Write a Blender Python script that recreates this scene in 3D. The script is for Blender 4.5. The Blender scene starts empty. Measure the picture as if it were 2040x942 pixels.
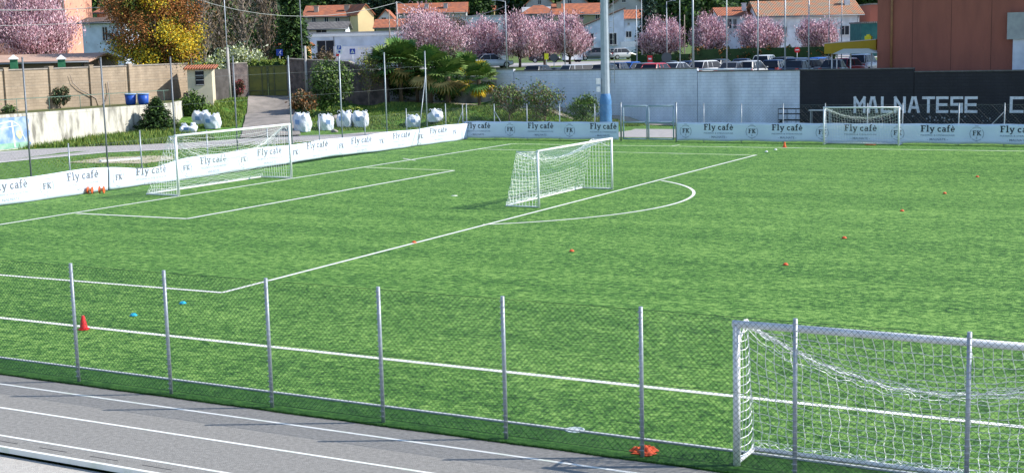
import bpy, math, random
import numpy as np
from mathutils import Vector, Matrix
random.seed(7); rng = np.random.default_rng(7)
S = bpy.context.scene
COL = S.collection
# ---------------------------------------------------------------- camera
CP = np.array([38.1708, -44.8342, 5.7283]); YAW, PIT, ROL, FPX = 2.0769, -0.1405, -0.0258, 2698.3
def _axes():
    cy, sy, cp, sp = math.cos(YAW), math.sin(YAW), math.cos(PIT), math.sin(PIT)
    f = np.array([cy*cp, sy*cp, sp]); r = np.array([sy, -cy, 0.]); u = np.cross(r, f)
    c, s = math.cos(ROL), math.sin(ROL)
    return c*r+s*u, -s*r+c*u, f
RX, UX, FX = _axes()
cam = bpy.data.objects.new('camera', bpy.data.cameras.new('camera')); COL.objects.link(cam)
cam.matrix_world = Matrix(((RX[0], UX[0], -FX[0], CP[0]), (RX[1], UX[1], -FX[1], CP[1]), (RX[2], UX[2], -FX[2], CP[2]), (0, 0, 0, 1)))
cam.data.sensor_width = 36; cam.data.sensor_fit = 'HORIZONTAL'; cam.data.lens = 36*FPX/2040
cam.data.clip_start = .1; cam.data.clip_end = 3000
S.camera = cam
# ---------------------------------------------------------------- light
SUN_AZ, SUN_EL = math.radians(26.6), math.radians(37.5)
W = bpy.data.worlds.new('World'); S.world = W; W.use_nodes = True
nt = W.node_tree; bg = nt.nodes['Background']; sky = nt.nodes.new('ShaderNodeTexSky')
sky.sky_type = 'NISHITA'; sky.sun_disc = False; sky.sun_elevation = SUN_EL; sky.sun_rotation = math.pi/2-SUN_AZ
sky.air_density = 1.0; sky.dust_density = .3; sky.ozone_density = 3.
nt.links.new(sky.outputs[0], bg.inputs[0]); bg.inputs[1].default_value = .14
sl = bpy.data.lights.new('sun', 'SUN'); sl.energy = 4.4; sl.angle = math.radians(.5); sl.color = (1, .955, .88)
so = bpy.data.objects.new('sun', sl); COL.objects.link(so)
sd = Vector((math.cos(SUN_AZ)*math.cos(SUN_EL), math.sin(SUN_AZ)*math.cos(SUN_EL), math.sin(SUN_EL)))
so.rotation_euler = sd.to_track_quat('Z', 'Y').to_euler(); so.location = (0, 0, 60)
S.view_settings.view_transform = 'Standard'; S.view_settings.look = 'None'
S.view_settings.gamma = 1; S.view_settings.exposure = .62
# ---------------------------------------------------------------- measuring helpers (pixel of the 2040 px photo -> point in the place)
def ray(u, v): return FX+RX*(u-1020)/FPX-UX*(v-471)/FPX
def P(u, v, d): return CP+d*ray(u, v)
def on_z(u, v, z=0.): r = ray(u, v); return CP+r*(z-CP[2])/r[2]
def on_y(u, v, y): r = ray(u, v); return CP+r*(y-CP[1])/r[1]
def on_x(u, v, x): r = ray(u, v); return CP+r*(x-CP[0])/r[0]
def proj(X):
    d = np.asarray(X, float)-CP; z = d@FX
    return 1020+FPX*(d@RX)/z, 471-FPX*(d@UX)/z
def zat(x, y, v):
    a = proj((x, y, 0))[1]; b = proj((x, y, 1))[1]; return (a-v)/(a-b)
def dep(x, y): return float((np.array([x, y, 3.])-CP)@FX)
FWD = np.array([math.cos(YAW), math.sin(YAW)]); RGT = np.array([math.sin(YAW), -math.cos(YAW)])
def sd_xy(s, d): q = CP[:2]+FWD*d+RGT*s; return float(q[0]), float(q[1])
VIEW_ROT = YAW-math.pi/2                      # rotation that turns local x to the camera's right
# ---------------------------------------------------------------- materials
MATS = {}
def _n(t, k): return t.nodes.new(k)
def mat(name, c1, c2=None, scale=4., rough=.85, bump=0., bscale=None, metal=0., detail=4., lo=.35, hi=.65, stretch=None, spec=.3, world=False, emit=None):
    if name in MATS: return MATS[name]
    m = bpy.data.materials.new(name); m.use_nodes = True; t = m.node_tree; b = t.nodes['Principled BSDF']
    b.inputs['Base Color'].default_value = (*c1, 1); b.inputs['Roughness'].default_value = rough
    b.inputs['Metallic'].default_value = metal; b.inputs['Specular IOR Level'].default_value = spec
    tc = _n(t, 'ShaderNodeNewGeometry') if world else _n(t, 'ShaderNodeTexCoord')
    src = tc.outputs['Position'] if world else tc.outputs['Object']
    if stretch:
        mp = _n(t, 'ShaderNodeMapping'); mp.inputs['Scale'].default_value = stretch; t.links.new(src, mp.inputs[0]); src = mp.outputs[0]
    if c2 is not None:
        nz = _n(t, 'ShaderNodeTexNoise'); nz.inputs['Scale'].default_value = scale; nz.inputs['Detail'].default_value = detail
        t.links.new(src, nz.inputs['Vector'])
        mr = _n(t, 'ShaderNodeMapRange'); mr.inputs[1].default_value = lo; mr.inputs[2].default_value = hi
        t.links.new(nz.outputs[0], mr.inputs[0])
        mx = _n(t, 'ShaderNodeMix'); mx.data_type = 'RGBA'
        mx.inputs[6].default_value = (*c1, 1); mx.inputs[7].default_value = (*c2, 1)
        t.links.new(mr.outputs[0], mx.inputs[0]); t.links.new(mx.outputs[2], b.inputs['Base Color'])
    if bump:
        nb = _n(t, 'ShaderNodeTexNoise'); nb.inputs['Scale'].default_value = bscale or scale*4; nb.inputs['Detail'].default_value = 3
        t.links.new(src, nb.inputs['Vector'])
        bp = _n(t, 'ShaderNodeBump'); bp.inputs['Strength'].default_value = bump; bp.inputs['Distance'].default_value = .05
        t.links.new(nb.outputs[0], bp.inputs['Height']); t.links.new(bp.outputs[0], b.inputs['Normal'])
    MATS[name] = m; return m
def turf(name, dark, mid, light, c=1.):
    m = bpy.data.materials.new(name); m.use_nodes = True; t = m.node_tree; b = t.nodes['Principled BSDF']
    b.inputs['Roughness'].default_value = .75; b.inputs['Specular IOR Level'].default_value = .25
    g = _n(t, 'ShaderNodeNewGeometry')
    def noise(scale, det, st=(1, 1, 1)):
        mp = _n(t, 'ShaderNodeMapping'); mp.inputs['Scale'].default_value = st; t.links.new(g.outputs['Position'], mp.inputs[0])
        n = _n(t, 'ShaderNodeTexNoise'); n.inputs['Scale'].default_value = scale; n.inputs['Detail'].default_value = det
        n.inputs['Roughness'].default_value = .65; t.links.new(mp.outputs[0], n.inputs['Vector']); return n.outputs[0]
    def math_(op, a, bb):
        q = _n(t, 'ShaderNodeMath'); q.operation = op
        for i, x in enumerate((a, bb)):
            if isinstance(x, float): q.inputs[i].default_value = x
            else: t.links.new(x, q.inputs[i])
        return q.outputs[0]
    a = math_('MULTIPLY', math_('SUBTRACT', noise(38, 2), .5), 1.7*c)
    e = math_('MULTIPLY', math_('SUBTRACT', noise(11, 3), .5), 1.5*c)
    e = math_('ADD', e, math_('MULTIPLY', math_('SUBTRACT', noise(4., 2, (1, 1.25, 1)), .5), 1.25*c))
    h = math_('MULTIPLY', math_('SUBTRACT', noise(1.3, 3, (.6, 1.1, 1)), .5), .5)
    k = math_('MULTIPLY', math_('SUBTRACT', noise(.5, 2, (.1, 1, 1)), .5), .42)
    s = math_('ADD', math_('ADD', a, e), math_('ADD', math_('ADD', h, k), .5))
    r = _n(t, 'ShaderNodeValToRGB'); el = r.color_ramp.elements
    el[0].position = .12; el[0].color = (*dark, 1); el[1].position = .9; el[1].color = (*light, 1)
    x = el.new(.5); x.color = (*mid, 1)
    t.links.new(s, r.inputs[0]); t.links.new(r.outputs[0], b.inputs['Base Color'])
    bp = _n(t, 'ShaderNodeBump'); bp.inputs['Strength'].default_value = .5; bp.inputs['Distance'].default_value = .03
    t.links.new(a, bp.inputs['Height']); t.links.new(bp.outputs[0], b.inputs['Normal'])
    MATS[name] = m; return m
M_TURF = turf('turf', (.007, .044, .005), (.066, .190, .024), (.27, .44, .10), 1.05)
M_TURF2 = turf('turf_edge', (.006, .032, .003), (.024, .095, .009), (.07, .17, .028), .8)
M_PAINT = mat('line_paint', (.78, .77, .72), (.56, .62, .48), 5, .8, world=True, detail=9, lo=.48, hi=.8)
M_PAINTY = mat('line_paint_worn', (.7, .75, .6), (.55, .72, .3), 1.2, .8, world=True)
M_ASPH = mat('asphalt', (.215, .205, .188), (.31, .296, .272), 14, .9, .4, 60, world=True, lo=.3, hi=.7)
M_CONC = mat('concrete', (.62, .59, .54), (.48, .46, .42), 3, .9, .3, 30, world=True)
M_PATH = mat('path_asphalt', (.42, .39, .375), (.33, .31, .30), 3, .9, .2, 30, world=True)
M_GRASS = mat('rough_grass', (.035, .10, .010), (.13, .25, .035), 3.5, .9, .8, 9, world=True, detail=8, lo=.38, hi=.62)
M_GRASSB = mat('rough_grass_brown', (.05, .11, .02), (.13, .17, .05), .8, .9, .8, 9, world=True, detail=9)
M_WOOD_HILL = mat('wooded_slope', (.012, .022, .01), (.04, .06, .02), .12, .95, .8, 1., world=True, detail=10)
M_GALV = mat('galvanised', (.36, .40, .44), (.27, .30, .34), 20, .45, metal=.35, spec=.5)
M_GALVD = mat('galvanised_dark', (.2, .22, .24), (.14, .15, .17), 20, .5, metal=.3)
M_WIRE = mat('green_wire', (.008, .03, .018), rough=.6)
M_WIREG = mat('grey_wire', (.16, .19, .2), rough=.6)
M_WHITE = mat('white_metal', (.82, .83, .84), (.72, .73, .75), 7, .4, spec=.5)
M_NET = mat('net_cord', (.88, .89, .89), rough=.8)
M_NETB = mat('net_cord_pale', (.6, .66, .68), rough=.8)
M_BARK = mat('bark', (.11, .08, .06), (.2, .16, .12), 6, .95, .6)
M_BARKL = mat('bark_light', (.26, .21, .17), (.36, .3, .25), 6, .95, .6)
M_GLASS = mat('window_glass', (.02, .025, .035), rough=.3, spec=.2)
M_FRAME = mat('window_frame', (.5, .5, .5), rough=.6)
M_DARK = mat('dark_recess', (.02, .02, .025), rough=.8)
# ---------------------------------------------------------------- mesh helpers
class MB:
    def __init__(s): s.v = []; s.f = []; s.m = []; s.smooth = []
    def add(s, vs, fs, mi=0, sm=False):
        o = len(s.v); s.v.extend([tuple(map(float, q)) for q in vs])
        s.f.extend([tuple(o+i for i in f) for f in fs]); s.m.extend([mi]*len(fs)); s.smooth.extend([sm]*len(fs)); return s
    def box(s, x0, x1, y0, y1, z0, z1, mi=0):
        v = [(x, y, z) for z in (z0, z1) for y in (y0, y1) for x in (x0, x1)]
        return s.add(v, [(0, 2, 3, 1), (4, 5, 7, 6), (0, 1, 5, 4), (2, 6, 7, 3), (0, 4, 6, 2), (1, 3, 7, 5)], mi)
    def tube(s, pts, r, n=6, mi=0, cap=True, sm=True):
        pts = [Vector(p) for p in pts]; rs = r if isinstance(r, (list, tuple)) else [r]*len(pts)
        vs = []; fs = []; prev = None
        for i, p in enumerate(pts):
            d = (pts[min(i+1, len(pts)-1)]-pts[max(i-1, 0)])
            if d.length < 1e-9: d = Vector((0, 0, 1))
            d.normalize()
            if prev is None: a = d.orthogonal().normalized()
            else:
                a = prev-d*prev.dot(d); a = a.normalized() if a.length > 1e-6 else d.orthogonal().normalized()
            prev = a; b = d.cross(a)
            for k in range(n):
                w = 2*math.pi*k/n; vs.append(p+(a*math.cos(w)+b*math.sin(w))*rs[i])
        for i in range(len(pts)-1):
            for k in range(n): fs.append((i*n+k, i*n+(k+1) % n, (i+1)*n+(k+1) % n, (i+1)*n+k))
        if cap: fs.append(tuple(range(n-1, -1, -1))); fs.append(tuple((len(pts)-1)*n+k for k in range(n)))
        s.add(vs, fs, mi, sm)
        if cap: s.smooth[-1] = s.smooth[-2] = False
        return s
    def lathe(s, prof, c=(0, 0, 0), n=16, mi=0, sm=True, sx=1, sy=1):
        vs = []; fs = []
        for r, z in prof:
            for k in range(n): w = 2*math.pi*k/n; vs.append((c[0]+r*sx*math.cos(w), c[1]+r*sy*math.sin(w), c[2]+z))
        for i in range(len(prof)-1):
            for k in range(n): fs.append((i*n+k, i*n+(k+1) % n, (i+1)*n+(k+1) % n, (i+1)*n+k))
        fs.append(tuple(range(n-1, -1, -1))); fs.append(tuple((len(prof)-1)*n+k for k in range(n)))
        return s.add(vs, fs, mi, sm)
    def prism(s, poly, z0, z1, mi=0):
        n = len(poly); vs = [(x, y, z0) for x, y in poly]+[(x, y, z1) for x, y in poly]
        return s.add(vs, [tuple(range(n-1, -1, -1)), tuple(range(n, 2*n))]+[(i, (i+1) % n, n+(i+1) % n, n+i) for i in range(n)], mi)
    def build(s, name, mats, parent=None, loc=None, rz=None):
        me = bpy.data.meshes.new(name); me.from_pydata(s.v, [], s.f)
        if not isinstance(mats, (list, tuple)): mats = [mats]
        for m in mats: me.materials.append(m)
        me.polygons.foreach_set('material_index', s.m); me.polygons.foreach_set('use_smooth', s.smooth); me.update()
        o = bpy.data.objects.new(name, me); COL.objects.link(o)
        if parent is not None: o.parent = parent
        if loc is not None: o.location = loc
        if rz is not None: o.rotation_euler = (0, 0, rz)
        return o
def tag(o, label=None, cat=None, group=None, kind=None):
    if label: o['label'] = label
    if cat: o['category'] = cat
    if group: o['group'] = group
    if kind: o['kind'] = kind
    return o
def empty(name, label, cat, loc=(0, 0, 0), rz=0., group=None):
    o = bpy.data.objects.new(name, None); COL.objects.link(o); o.location = tuple(map(float, loc)); o.rotation_euler = (0, 0, rz)
    o.empty_display_size = .2
    return tag(o, label, cat, group)
def dup(o, parent=None):
    c = o.copy(); COL.objects.link(c)
    if parent is not None: c.parent = parent
    for ch in list(o.children): dup(ch, c)
    return c
def struct(name, mb, m): return tag(mb.build(name, m), kind='structure')
# ---------------------------------------------------------------- terrain
CTRL = []
for q in [(-31, 0), (-31, 5), (-31, 13), (-27, 17), (-24, 19), (-20, 25), (-22.5, 27), (-19, 29), (-17, 31.5), (-14, 36), (-10, 38.5), (-4, 39.5), (1, 40), (6, 41), (10, 43), (20, 43), (-10, 33), (0, 30), (-28, 10), (1.3, 44), (8, 45), (-18, 32)]: CTRL.append((*q, 0.))
for u, v, d in [(535, 193, 112), (500, 193, 112), (578, 193, 112), (620, 195, 110), (530, 220, 107), (700, 217, 105), (800, 205, 105), (880, 208, 103), (950, 212, 101.5), (480, 230, 105), (395, 200, 105), (385, 232, 102), (312, 262, 94.5), (430, 250, 99), (640, 236, 100), (605, 230, 101), (740, 235, 100), (820, 228, 100), (900, 230, 98), (820, 193, 112), (460, 195, 111), (230, 270, 93)]:
    q = P(u, v, d); CTRL.append((q[0], q[1], max(0, q[2])))
CTRL += [(-7.5, 44, 1.09), (-3, 44, .52), (-12.2, 44.5, 1.6), (-40, 52, 2.), (-16, 55, 1.8), (-36, 40, 2.2)]
CA = np.array(CTRL)
def Hlow(x, y):
    w = 1/((CA[:, 0]-x)**2+(CA[:, 1]-y)**2+.3)**1.8
    z = float((w@CA[:, 2])/w.sum())
    # flat inside the ground's fence line and the running path
    f = 1.
    if y < 41 and x > -24: f = min(1., max(0., max((y-32)/5., (-16-x)/4. if y > 24 else 0.)))
    if x > 2: f = 0
    return z*f-0.0
def Hhill(x, y):
    d = dep(x, y)
    if x > -13.5 and y < 82: return 2.3
    return float(np.interp(d, [90, 112, 124, 135, 212, 260, 330, 420, 560, 900], [1.6, 1.9, 3.1, 3.4, 3.4, 6.2, 12.5, 28, 60, 130]))
def sheet(name, xs, ys, zf, m, keep=lambda x, y: True, eps=0.):
    mb = MB(); idx = {}
    for i in range(len(xs)-1):
        for j in range(len(ys)-1):
            if not keep((xs[i]+xs[i+1])/2, (ys[j]+ys[j+1])/2): continue
            f = []
            for a, b in ((i, j), (i+1, j), (i+1, j+1), (i, j+1)):
                if (a, b) not in idx: idx[(a, b)] = len(mb.v); mb.v.append((float(xs[a]), float(ys[b]), zf(xs[a], ys[b])+eps))
                f.append(idx[(a, b)])
            mb.f.append(tuple(f)); mb.m.append(0); mb.smooth.append(True)
    return struct(name, mb, m)
# low ground: beyond the pitch, banks up towards the gate and the palms
GX = np.concatenate([np.arange(-48, -12.9, 1.), np.arange(-12.3, 4, 1.), np.array([8, 20, 70])]); GY = np.concatenate([np.array([-80, -40, -28.4, -28.25, -10, 0, 8]), np.arange(12, 44.2, 1.), np.array([44.15]), np.arange(45, 62, 1.)])
sheet('ground', GX, GY, lambda x, y: (Hlow(x, y)-.012 if y > -28.3 else -.35), M_GRASS, keep=lambda x, y: (y < 44.15 if x > -12.3 else dep(x, y) < 114))
# hillside sheet reaching the horizon
mb = MB(); ds = [90, 96, 102, 108, 112, 116, 120, 126, 132, 140, 160, 185, 212, 240, 270, 300, 330, 370, 420, 480, 560, 700, 900]; ss = list(range(-60, 61, 4)); ss = [-420, -250, -150, -100, -80]+ss+[80, 100, 150, 250, 420]
idx = {}
for i in range(len(ds)-1):
    for j in range(len(ss)-1):
        x, y = sd_xy((ss[j]+ss[j+1])/2, (ds[i]+ds[i+1])/2)
        if x > -13.5 and y < 50: continue
        if ds[i] < 112 and x > -13.5 or (ds[i] < 112 and ss[j] > -34): continue
        f = []
        for a, b in ((i, j), (i, j+1), (i+1, j+1), (i+1, j)):
            if (a, b) not in idx:
                xx, yy = sd_xy(ss[b], ds[a]); idx[(a, b)] = len(mb.v); mb.v.append((xx, yy, Hhill(xx, yy)))
            f.append(idx[(a, b)])
        mb.f.append(tuple(f)); mb.m.append(1 if ds[i] >= 330 else 0); mb.smooth.append(True)
struct('hillside', mb, [M_GRASSB, M_WOOD_HILL])
# pitch
mb = MB(); mb.box(-4.75, 75, -28.22, 27.45, -.05, .0); struct('pitch_turf', mb, M_TURF)
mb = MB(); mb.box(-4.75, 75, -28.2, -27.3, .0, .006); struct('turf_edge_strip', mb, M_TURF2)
# running path round the left and far side
outer = [(-200, 325), (0, 302), (60, 298), (210, 291), (380, 284), (473, 277), (583, 271), (680, 268), (725, 264)]
inner = [(-200, 352), (0, 324), (60, 318), (210, 304), (380, 296), (473, 290), (583, 285), (640, 279), (700, 274)]
po = [on_z(*q)[:2] for q in outer]+[np.array(q) for q in [(-11, 35.2), (-5, 37.4), (5, 37.7), (30, 37.7), (80, 37.7)]]
pi_ = [on_z(*q)[:2] for q in inner]+[np.array(q) for q in [(-10.5, 30), (-6, 30.3), (5, 30.4), (30, 30.4), (80, 30.4)]]
n = len(po); mb = MB(); mb.add([(*q, .008) for q in po]+[(*q, .008) for q in pi_], [(i, n+i, n+i+1, i+1) for i in range(n-1)]); struct('running_path', mb, [M_PATH])
def strip(name, pts, w, z, m, h=0.):
    mb = MB(); L = []; R_ = []
    for i, q in enumerate(pts):
        a = np.array(pts[max(i-1, 0)][:2]); b = np.array(pts[min(i+1, len(pts)-1)][:2]); d = (b-a)/np.linalg.norm(b-a); nrm = np.array([-d[1], d[0]])
        q = np.array(q[:2]); L.append(q+nrm*w/2); R_.append(q-nrm*w/2)
    k = len(pts); zf = z if callable(z) else (lambda x, y: z)
    if h: 
        vs = [(*q, zf(*q)) for q in L]+[(*q, zf(*q)) for q in R_]+[(*q, zf(*q)+h) for q in L]+[(*q, zf(*q)+h) for q in R_]; fs = []
        for i in range(k-1):
            fs += [(2*k+i, 3*k+i, 3*k+i+1, 2*k+i+1), (i, 2*k+i, 2*k+i+1, i+1), (k+i, k+i+1, 3*k+i+1, 3*k+i)]
        fs += [(0, k, 3*k, 2*k), (k-1, 3*k-1, 4*k-1, 2*k-1)]
        mb.add(vs, fs)
    else: mb.add([(*q, zf(*q)) for q in L]+[(*q, zf(*q)) for q in R_], [(i, k+i, k+i+1, i+1) for i in range(k-1)])
    return struct(name, mb, m)
strip('path_edge_line', pi_[:9], .28, .014, M_PAINT)
sp_ = [on_z(*q)[:2] for q in [(132, 324), (205, 314), (300, 310.5), (345, 311), (345, 318), (285, 326)]]
mb = MB(); mb.add([(*q, .006) for q in sp_], [tuple(range(6))[::-1]]); struct('sand_patch', mb, mat('sand', (.5, .44, .31), (.4, .35, .25), 2, world=True))
# near running track
mb = MB(); mb.add([(-30, -31.46, .0), (75, -31.46, .0), (75, -28.22, .0), (-30, -28.22, 0)], [(0, 1, 2, 3)]); struct('track', mb, M_ASPH)
for y in (-28.72, -29.86, -31.02): mb = MB(); mb.box(-30, 75, y-.028, y+.028, .0, .004); struct('track_line', mb, M_PAINT)
mb = MB()
for k in range(14): x = 20.5+k*1.02; mb.box(x, x+.55, -31.24, -31.225, 0, .003)
struct('track_mark', mb, mat('dark_mark', (.06, .06, .06)))
mb = MB(); mb.box(-30, 75, -31.52, -31.46, -.05, .03); struct('track_kerb', mb, M_PAINT)
mb = MB(); mb.box(-30, 75, -60, -31.52, -.3, -.09); struct('pavement', mb, mat('beige_concrete', (.50, .47, .42), (.42, .39, .35), 12, .9, .3, 60, world=True))
mb = MB(); mb.box(-4, 75, -27.31, -27.255, .0, .03); struct('drain_kerb', mb, mat('kerb_concrete', (.5, .52, .54), (.4, .42, .43), 8))
mb = MB(); mb.box(-4, 75, -27.255, -27.19, .0, .002); struct('drain_slot', mb, M_DARK)
# ---- pitch markings, each run of paint is one object
def L3(*px): return [on_z(*q)[:2] for q in px]
lz = .005
def line(pts, w=.145, z=lz, m=M_PAINT, name='pitch_line'): return strip(name, pts, w, z, m)
line([(0, -28+.75), (0, 24.15)][:0] or [(-.02, -24.3), (-.02, 24.2)])
line([(-.08, -24.43), (75, -24.43)])
line([(-.08, 24.25), (75, 24.4)], .17, lz+.001, M_PAINTY)
line(L3((955, 297.5), (1507, 309.5)), .15, lz+.002, M_PAINTY)
line(L3((443, 583), (1507, 309)), .12, lz+.003)
line([on_z(443, 583)[:2], on_z(-60, 543)[:2]], .13, lz+.001)
line(L3((153, 425.5), (372, 436)), .15, lz+.004); line(L3((372, 436), (905, 340)), .15, lz+.002); line(L3((728, 334), (905, 340)), .15, lz+.004, M_PAINTY)
line(L3((803, 316), (828, 320)), .1, lz+.004)
line(L3((1338, 291.5), (1354, 289)), .1, lz+.004)
a0, a1, ap = on_z(962, 447.5)[:2], on_z(1318, 360)[:2], on_z(1368, 383)[:2]
sp0 = on_z(905, 390)[:2]
arc = []
r0 = np.linalg.norm(a0-sp0); r1 = np.linalg.norm(a1-sp0); t0 = math.atan2(*(a0-sp0)[::-1]); t1 = math.atan2(*(a1-sp0)[::-1])
for k in range(33):
    s_ = k/32; t_ = t0+(t1-t0)*s_; rr = r0+(r1-r0)*s_+.12*math.sin(math.pi*s_); arc.append(sp0+rr*np.array([math.cos(t_), math.sin(t_)]))
line(arc, .12, lz+.001)
mb = MB(); mb.lathe([(.13, 0), (.13, .006)], (sp0[0], sp0[1], 0), 18); struct('penalty_spot', mb, M_PAINT)
# draped sheets
def drape(name, quad, m, nu=10, nv=16, eps=.04):
    a, b, c, d = [np.array(q[:2]) for q in quad]; mb = MB()
    for j in range(nv+1):
        for i in range(nu+1):
            s, t = i/nu, j/nv; q = (a*(1-s)+b*s)*(1-t)+(d*(1-s)+c*s)*t; mb.v.append((*map(float, q), Hlow(*q)+eps))
    for j in range(nv):
        for i in range(nu): k = j*(nu+1)+i; mb.f.append((k, k+1, k+nu+2, k+nu+1)); mb.m.append(0); mb.smooth.append(True)
    return struct(name, mb, m)
M_DRIVE = mat('driveway', (.33, .29, .26), (.22, .2, .18), 1.3, .95, .4, 10, world=True, detail=8)
drape('driveway', [on_z(478, 277), on_z(600, 271), P(581, 192, 112.5), P(496, 192, 112.5)], M_DRIVE, 12, 24, .09)
M_DIRT = mat('dirt_path', (.42, .36, .29), (.33, .29, .23), 1.5, .95, world=True)
drape('footpath', [(-13, 42.5), (-13, 43.8), (3.5, 43.9), (3.5, 41.2)][::-1], M_DIRT, 6, 24, .03)
drape('footpath', [P(765, 200, 109), P(775, 196, 111), (-13, 43.8), (-13, 42.5)][::-1], M_DIRT, 6, 16, .03)
# ---------------------------------------------------------------- fences
def clink(mb, ax, o, a0, a1, z0, z1, pitch, r, n=3, off=.004):
    """two families of crossing diagonal wires in the plane ax=o; runs a0..a1 along the other axis"""
    h = z1-z0; st = pitch*math.sqrt(2)
    for sgn in (1, -1):
        k = a0-h if sgn > 0 else a0
        end = a1 if sgn > 0 else a1+h
        while k < end:
            p0 = k; p1 = k+sgn*h; zz0, zz1 = z0, z1
            lo, hi = (a0, a1)
            def zz(p): return z0+(p-k)*sgn
            q0, q1 = p0, p1
            q0 = min(max(q0, lo), hi); q1 = min(max(q1, lo), hi)
            if abs(q0-q1) > .02:
                A = (q0, zz(q0)); B = (q1, zz(q1)); oo = o+off*sgn
                if ax == 'y': mb.tube([(A[0], oo, A[1]), (B[0], oo, B[1])], r, n, cap=False, sm=False)
                else: mb.tube([(oo, A[0], A[1]), (oo, B[0], B[1])], r, n, cap=False, sm=False)
            k += st
    return mb
def postmb(x, y, z, r, z0=0., n=8, cap=True):
    mb = MB(); mb.tube([(x, y, z0), (x, y, z)], r, n)
    if cap: mb.lathe([(r*1.25, 0), (r*1.25, .02), (r*.4, .045)], (x, y, z), n)
    return mb
# near fence
F = empty('chain_link_fence', 'low green chain link fence along the near side of the pitch beside the grey track', 'fence', (15, -28, 0))
def child(mb, name, m, par, origin=True):
    o = mb.build(name, m); o.parent = par; o.matrix_parent_inverse = Matrix.Translation(par.location).inverted() if not par.rotation_euler[2] else (Matrix.Translation(par.location) @ Matrix.Rotation(par.rotation_euler[2], 4, 'Z')).inverted(); return o
XS = [19.98+2.173*k for k in range(-3, 10)]
for x in XS:
    mb = postmb(x, -28.03, 2.13, .030, cap=False)
    for z in np.arange(.1, 2.1, .085): mb.box(x-.033, x+.033, -28.068, -28.055, z, z+.012)
    child(mb, 'post', M_GALV, F)
mb = clink(MB(), 'y', -27.99, XS[0], XS[-1], .03, 2.08, .056, .0023)
child(mb, 'wire_mesh', M_WIRE, F)
mb = MB()
for z in (.04, 1.05, 2.08): mb.tube([(XS[0], -27.98, z), (XS[-1], -27.98, z)], .003, 4)
child(mb, 'tension_wire', M_WIRE, F)
# left tall fence
FXP = -4.95
F2 = empty('ball_stop_fence', 'tall grey post fence behind the goal on the left, banners along its foot', 'fence', (FXP, 0, 0))
tall = [(45, 120), (200, 120), (340, 118), (465, 116), (577, 115), (678, 115), (767, 108), (847, 105)]
tb = [(62, 350), (215, 335), (351, 313), (473, 290), (582, 283), (682, 270), (771, 262), (851, 250)]
short = [(138, 288), (280, 262), (413, 262), (533, 252), (636, 230), (727, 226), (810, 218), (888, 208)]
ty = [float(on_x(*b, FXP)[1]) for b in tb]
for (u, v), y in zip(tall, ty): child(postmb(FXP, y, zat(FXP, y, v), .036), 'post', M_GALVD if u < 500 else M_GALV, F2)
for (u, v) in short:
    y = float(on_x(u, v+30, FXP)[1]); child(postmb(FXP, y, zat(FXP, y, v), .028), 'post', M_GALV, F2)
y_c = 27.55
child(postmb(FXP, y_c, 2.15, .03), 'post', M_GALV, F2)
ytop = ty[-1]
mb = MB(); mb.tube([(FXP+.45, ytop-1.8, .1), (FXP, ytop, 4.1)], .025, 6); child(mb, 'brace', M_GALV, F2)
mb = clink(MB(), 'x', FXP, -14, y_c, .05, 2.0, .13, .0022); mb2 = MB()
child(mb, 'wire_mesh', M_WIREG, F2)
for z in (2.0, 3.4, 4.6): mb2.tube([(FXP, -14, z), (FXP, ytop, z)], .004, 4)
child(mb2, 'tension_wire', M_WIREG, F2)
# far fence, two lengths either side of the gate
FY = 27.6
def far_fence(us, label, x0, x1, braces=()):
    E = empty('chain_link_fence', label, 'fence', (x0, FY, 0))
    for u in us:
        x = float(on_y(u, 240, FY)[0]); child(postmb(x, FY, 2.12, .03), 'post', M_GALV, E)
    for (u, s) in braces:
        x = float(on_y(u, 240, FY)[0]); mb = MB(); mb.tube([(x, FY, 1.75), (x+s, FY+.1, .1)], .022, 6); child(mb, 'brace', M_GALV, E)
    child(clink(MB(), 'y', FY, x0, x1, .05, 2.08, .12, .0022), 'wire_mesh', M_WIREG, E)
    mb = MB(); mb.tube([(x0, FY, 2.08), (x1, FY, 2.08)], .006, 4); child(mb, 'tension_wire', M_WIREG, E)
xg0 = float(on_y(1237, 240, FY)[0]); xg1 = float(on_y(1347, 240, FY)[0])
far_fence((922, 985, 1050, 1115, 1185), 'short length of chain link fence left of the double gate, before the palms', -4.95, xg0-.05, ((922, -.8), (985, 1.0)))
far_fence((1402, 1477, 1560, 1644, 1728, 1798, 1910, 2001, 2100, 2200), 'long chain link fence right of the double gate, before the black wall', xg1+.05, 34., ((2001, -1.5),))
# gate
G = empty('fence_gate', 'grey tubular double gate of open mesh closed in the far fence before the white wall', 'gate', (xg0, FY, 0))
def gate_leaf(x0, x1):
    mb = MB(); r = .042; y = FY
    for x in (x0+.04, x1-.04): mb.tube([(x, y, .1), (x, y, 2.05)], r, 8)
    for z in (.12, 1.08, 2.03): mb.tube([(x0+.04, y, z), (x1-.04, y, z)], r, 8)
    mb.box(x1-.12, x1-.02, y-.05, y-.02, .98, 1.16)
    clink(mb, 'y', y, x0+.06, x1-.06, .12, 2.03, .12, .0022); return mb
xm = float(on_y(1290, 240, FY)[0])
child(postmb(xg0, FY, 2.2, .055), 'post', M_GALV, G); child(postmb(xg1, FY, 2.2, .055), 'post', M_GALV, G)
M_GATE = mat('gate_paint', (.30, .40, .46), (.24, .33, .39), 8, .5)
child(gate_leaf(xg0+.12, xm), 'gate_leaf', M_GATE, G); child(gate_leaf(xm+.03, xg1-.12), 'gate_leaf', M_GATE, G)
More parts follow.
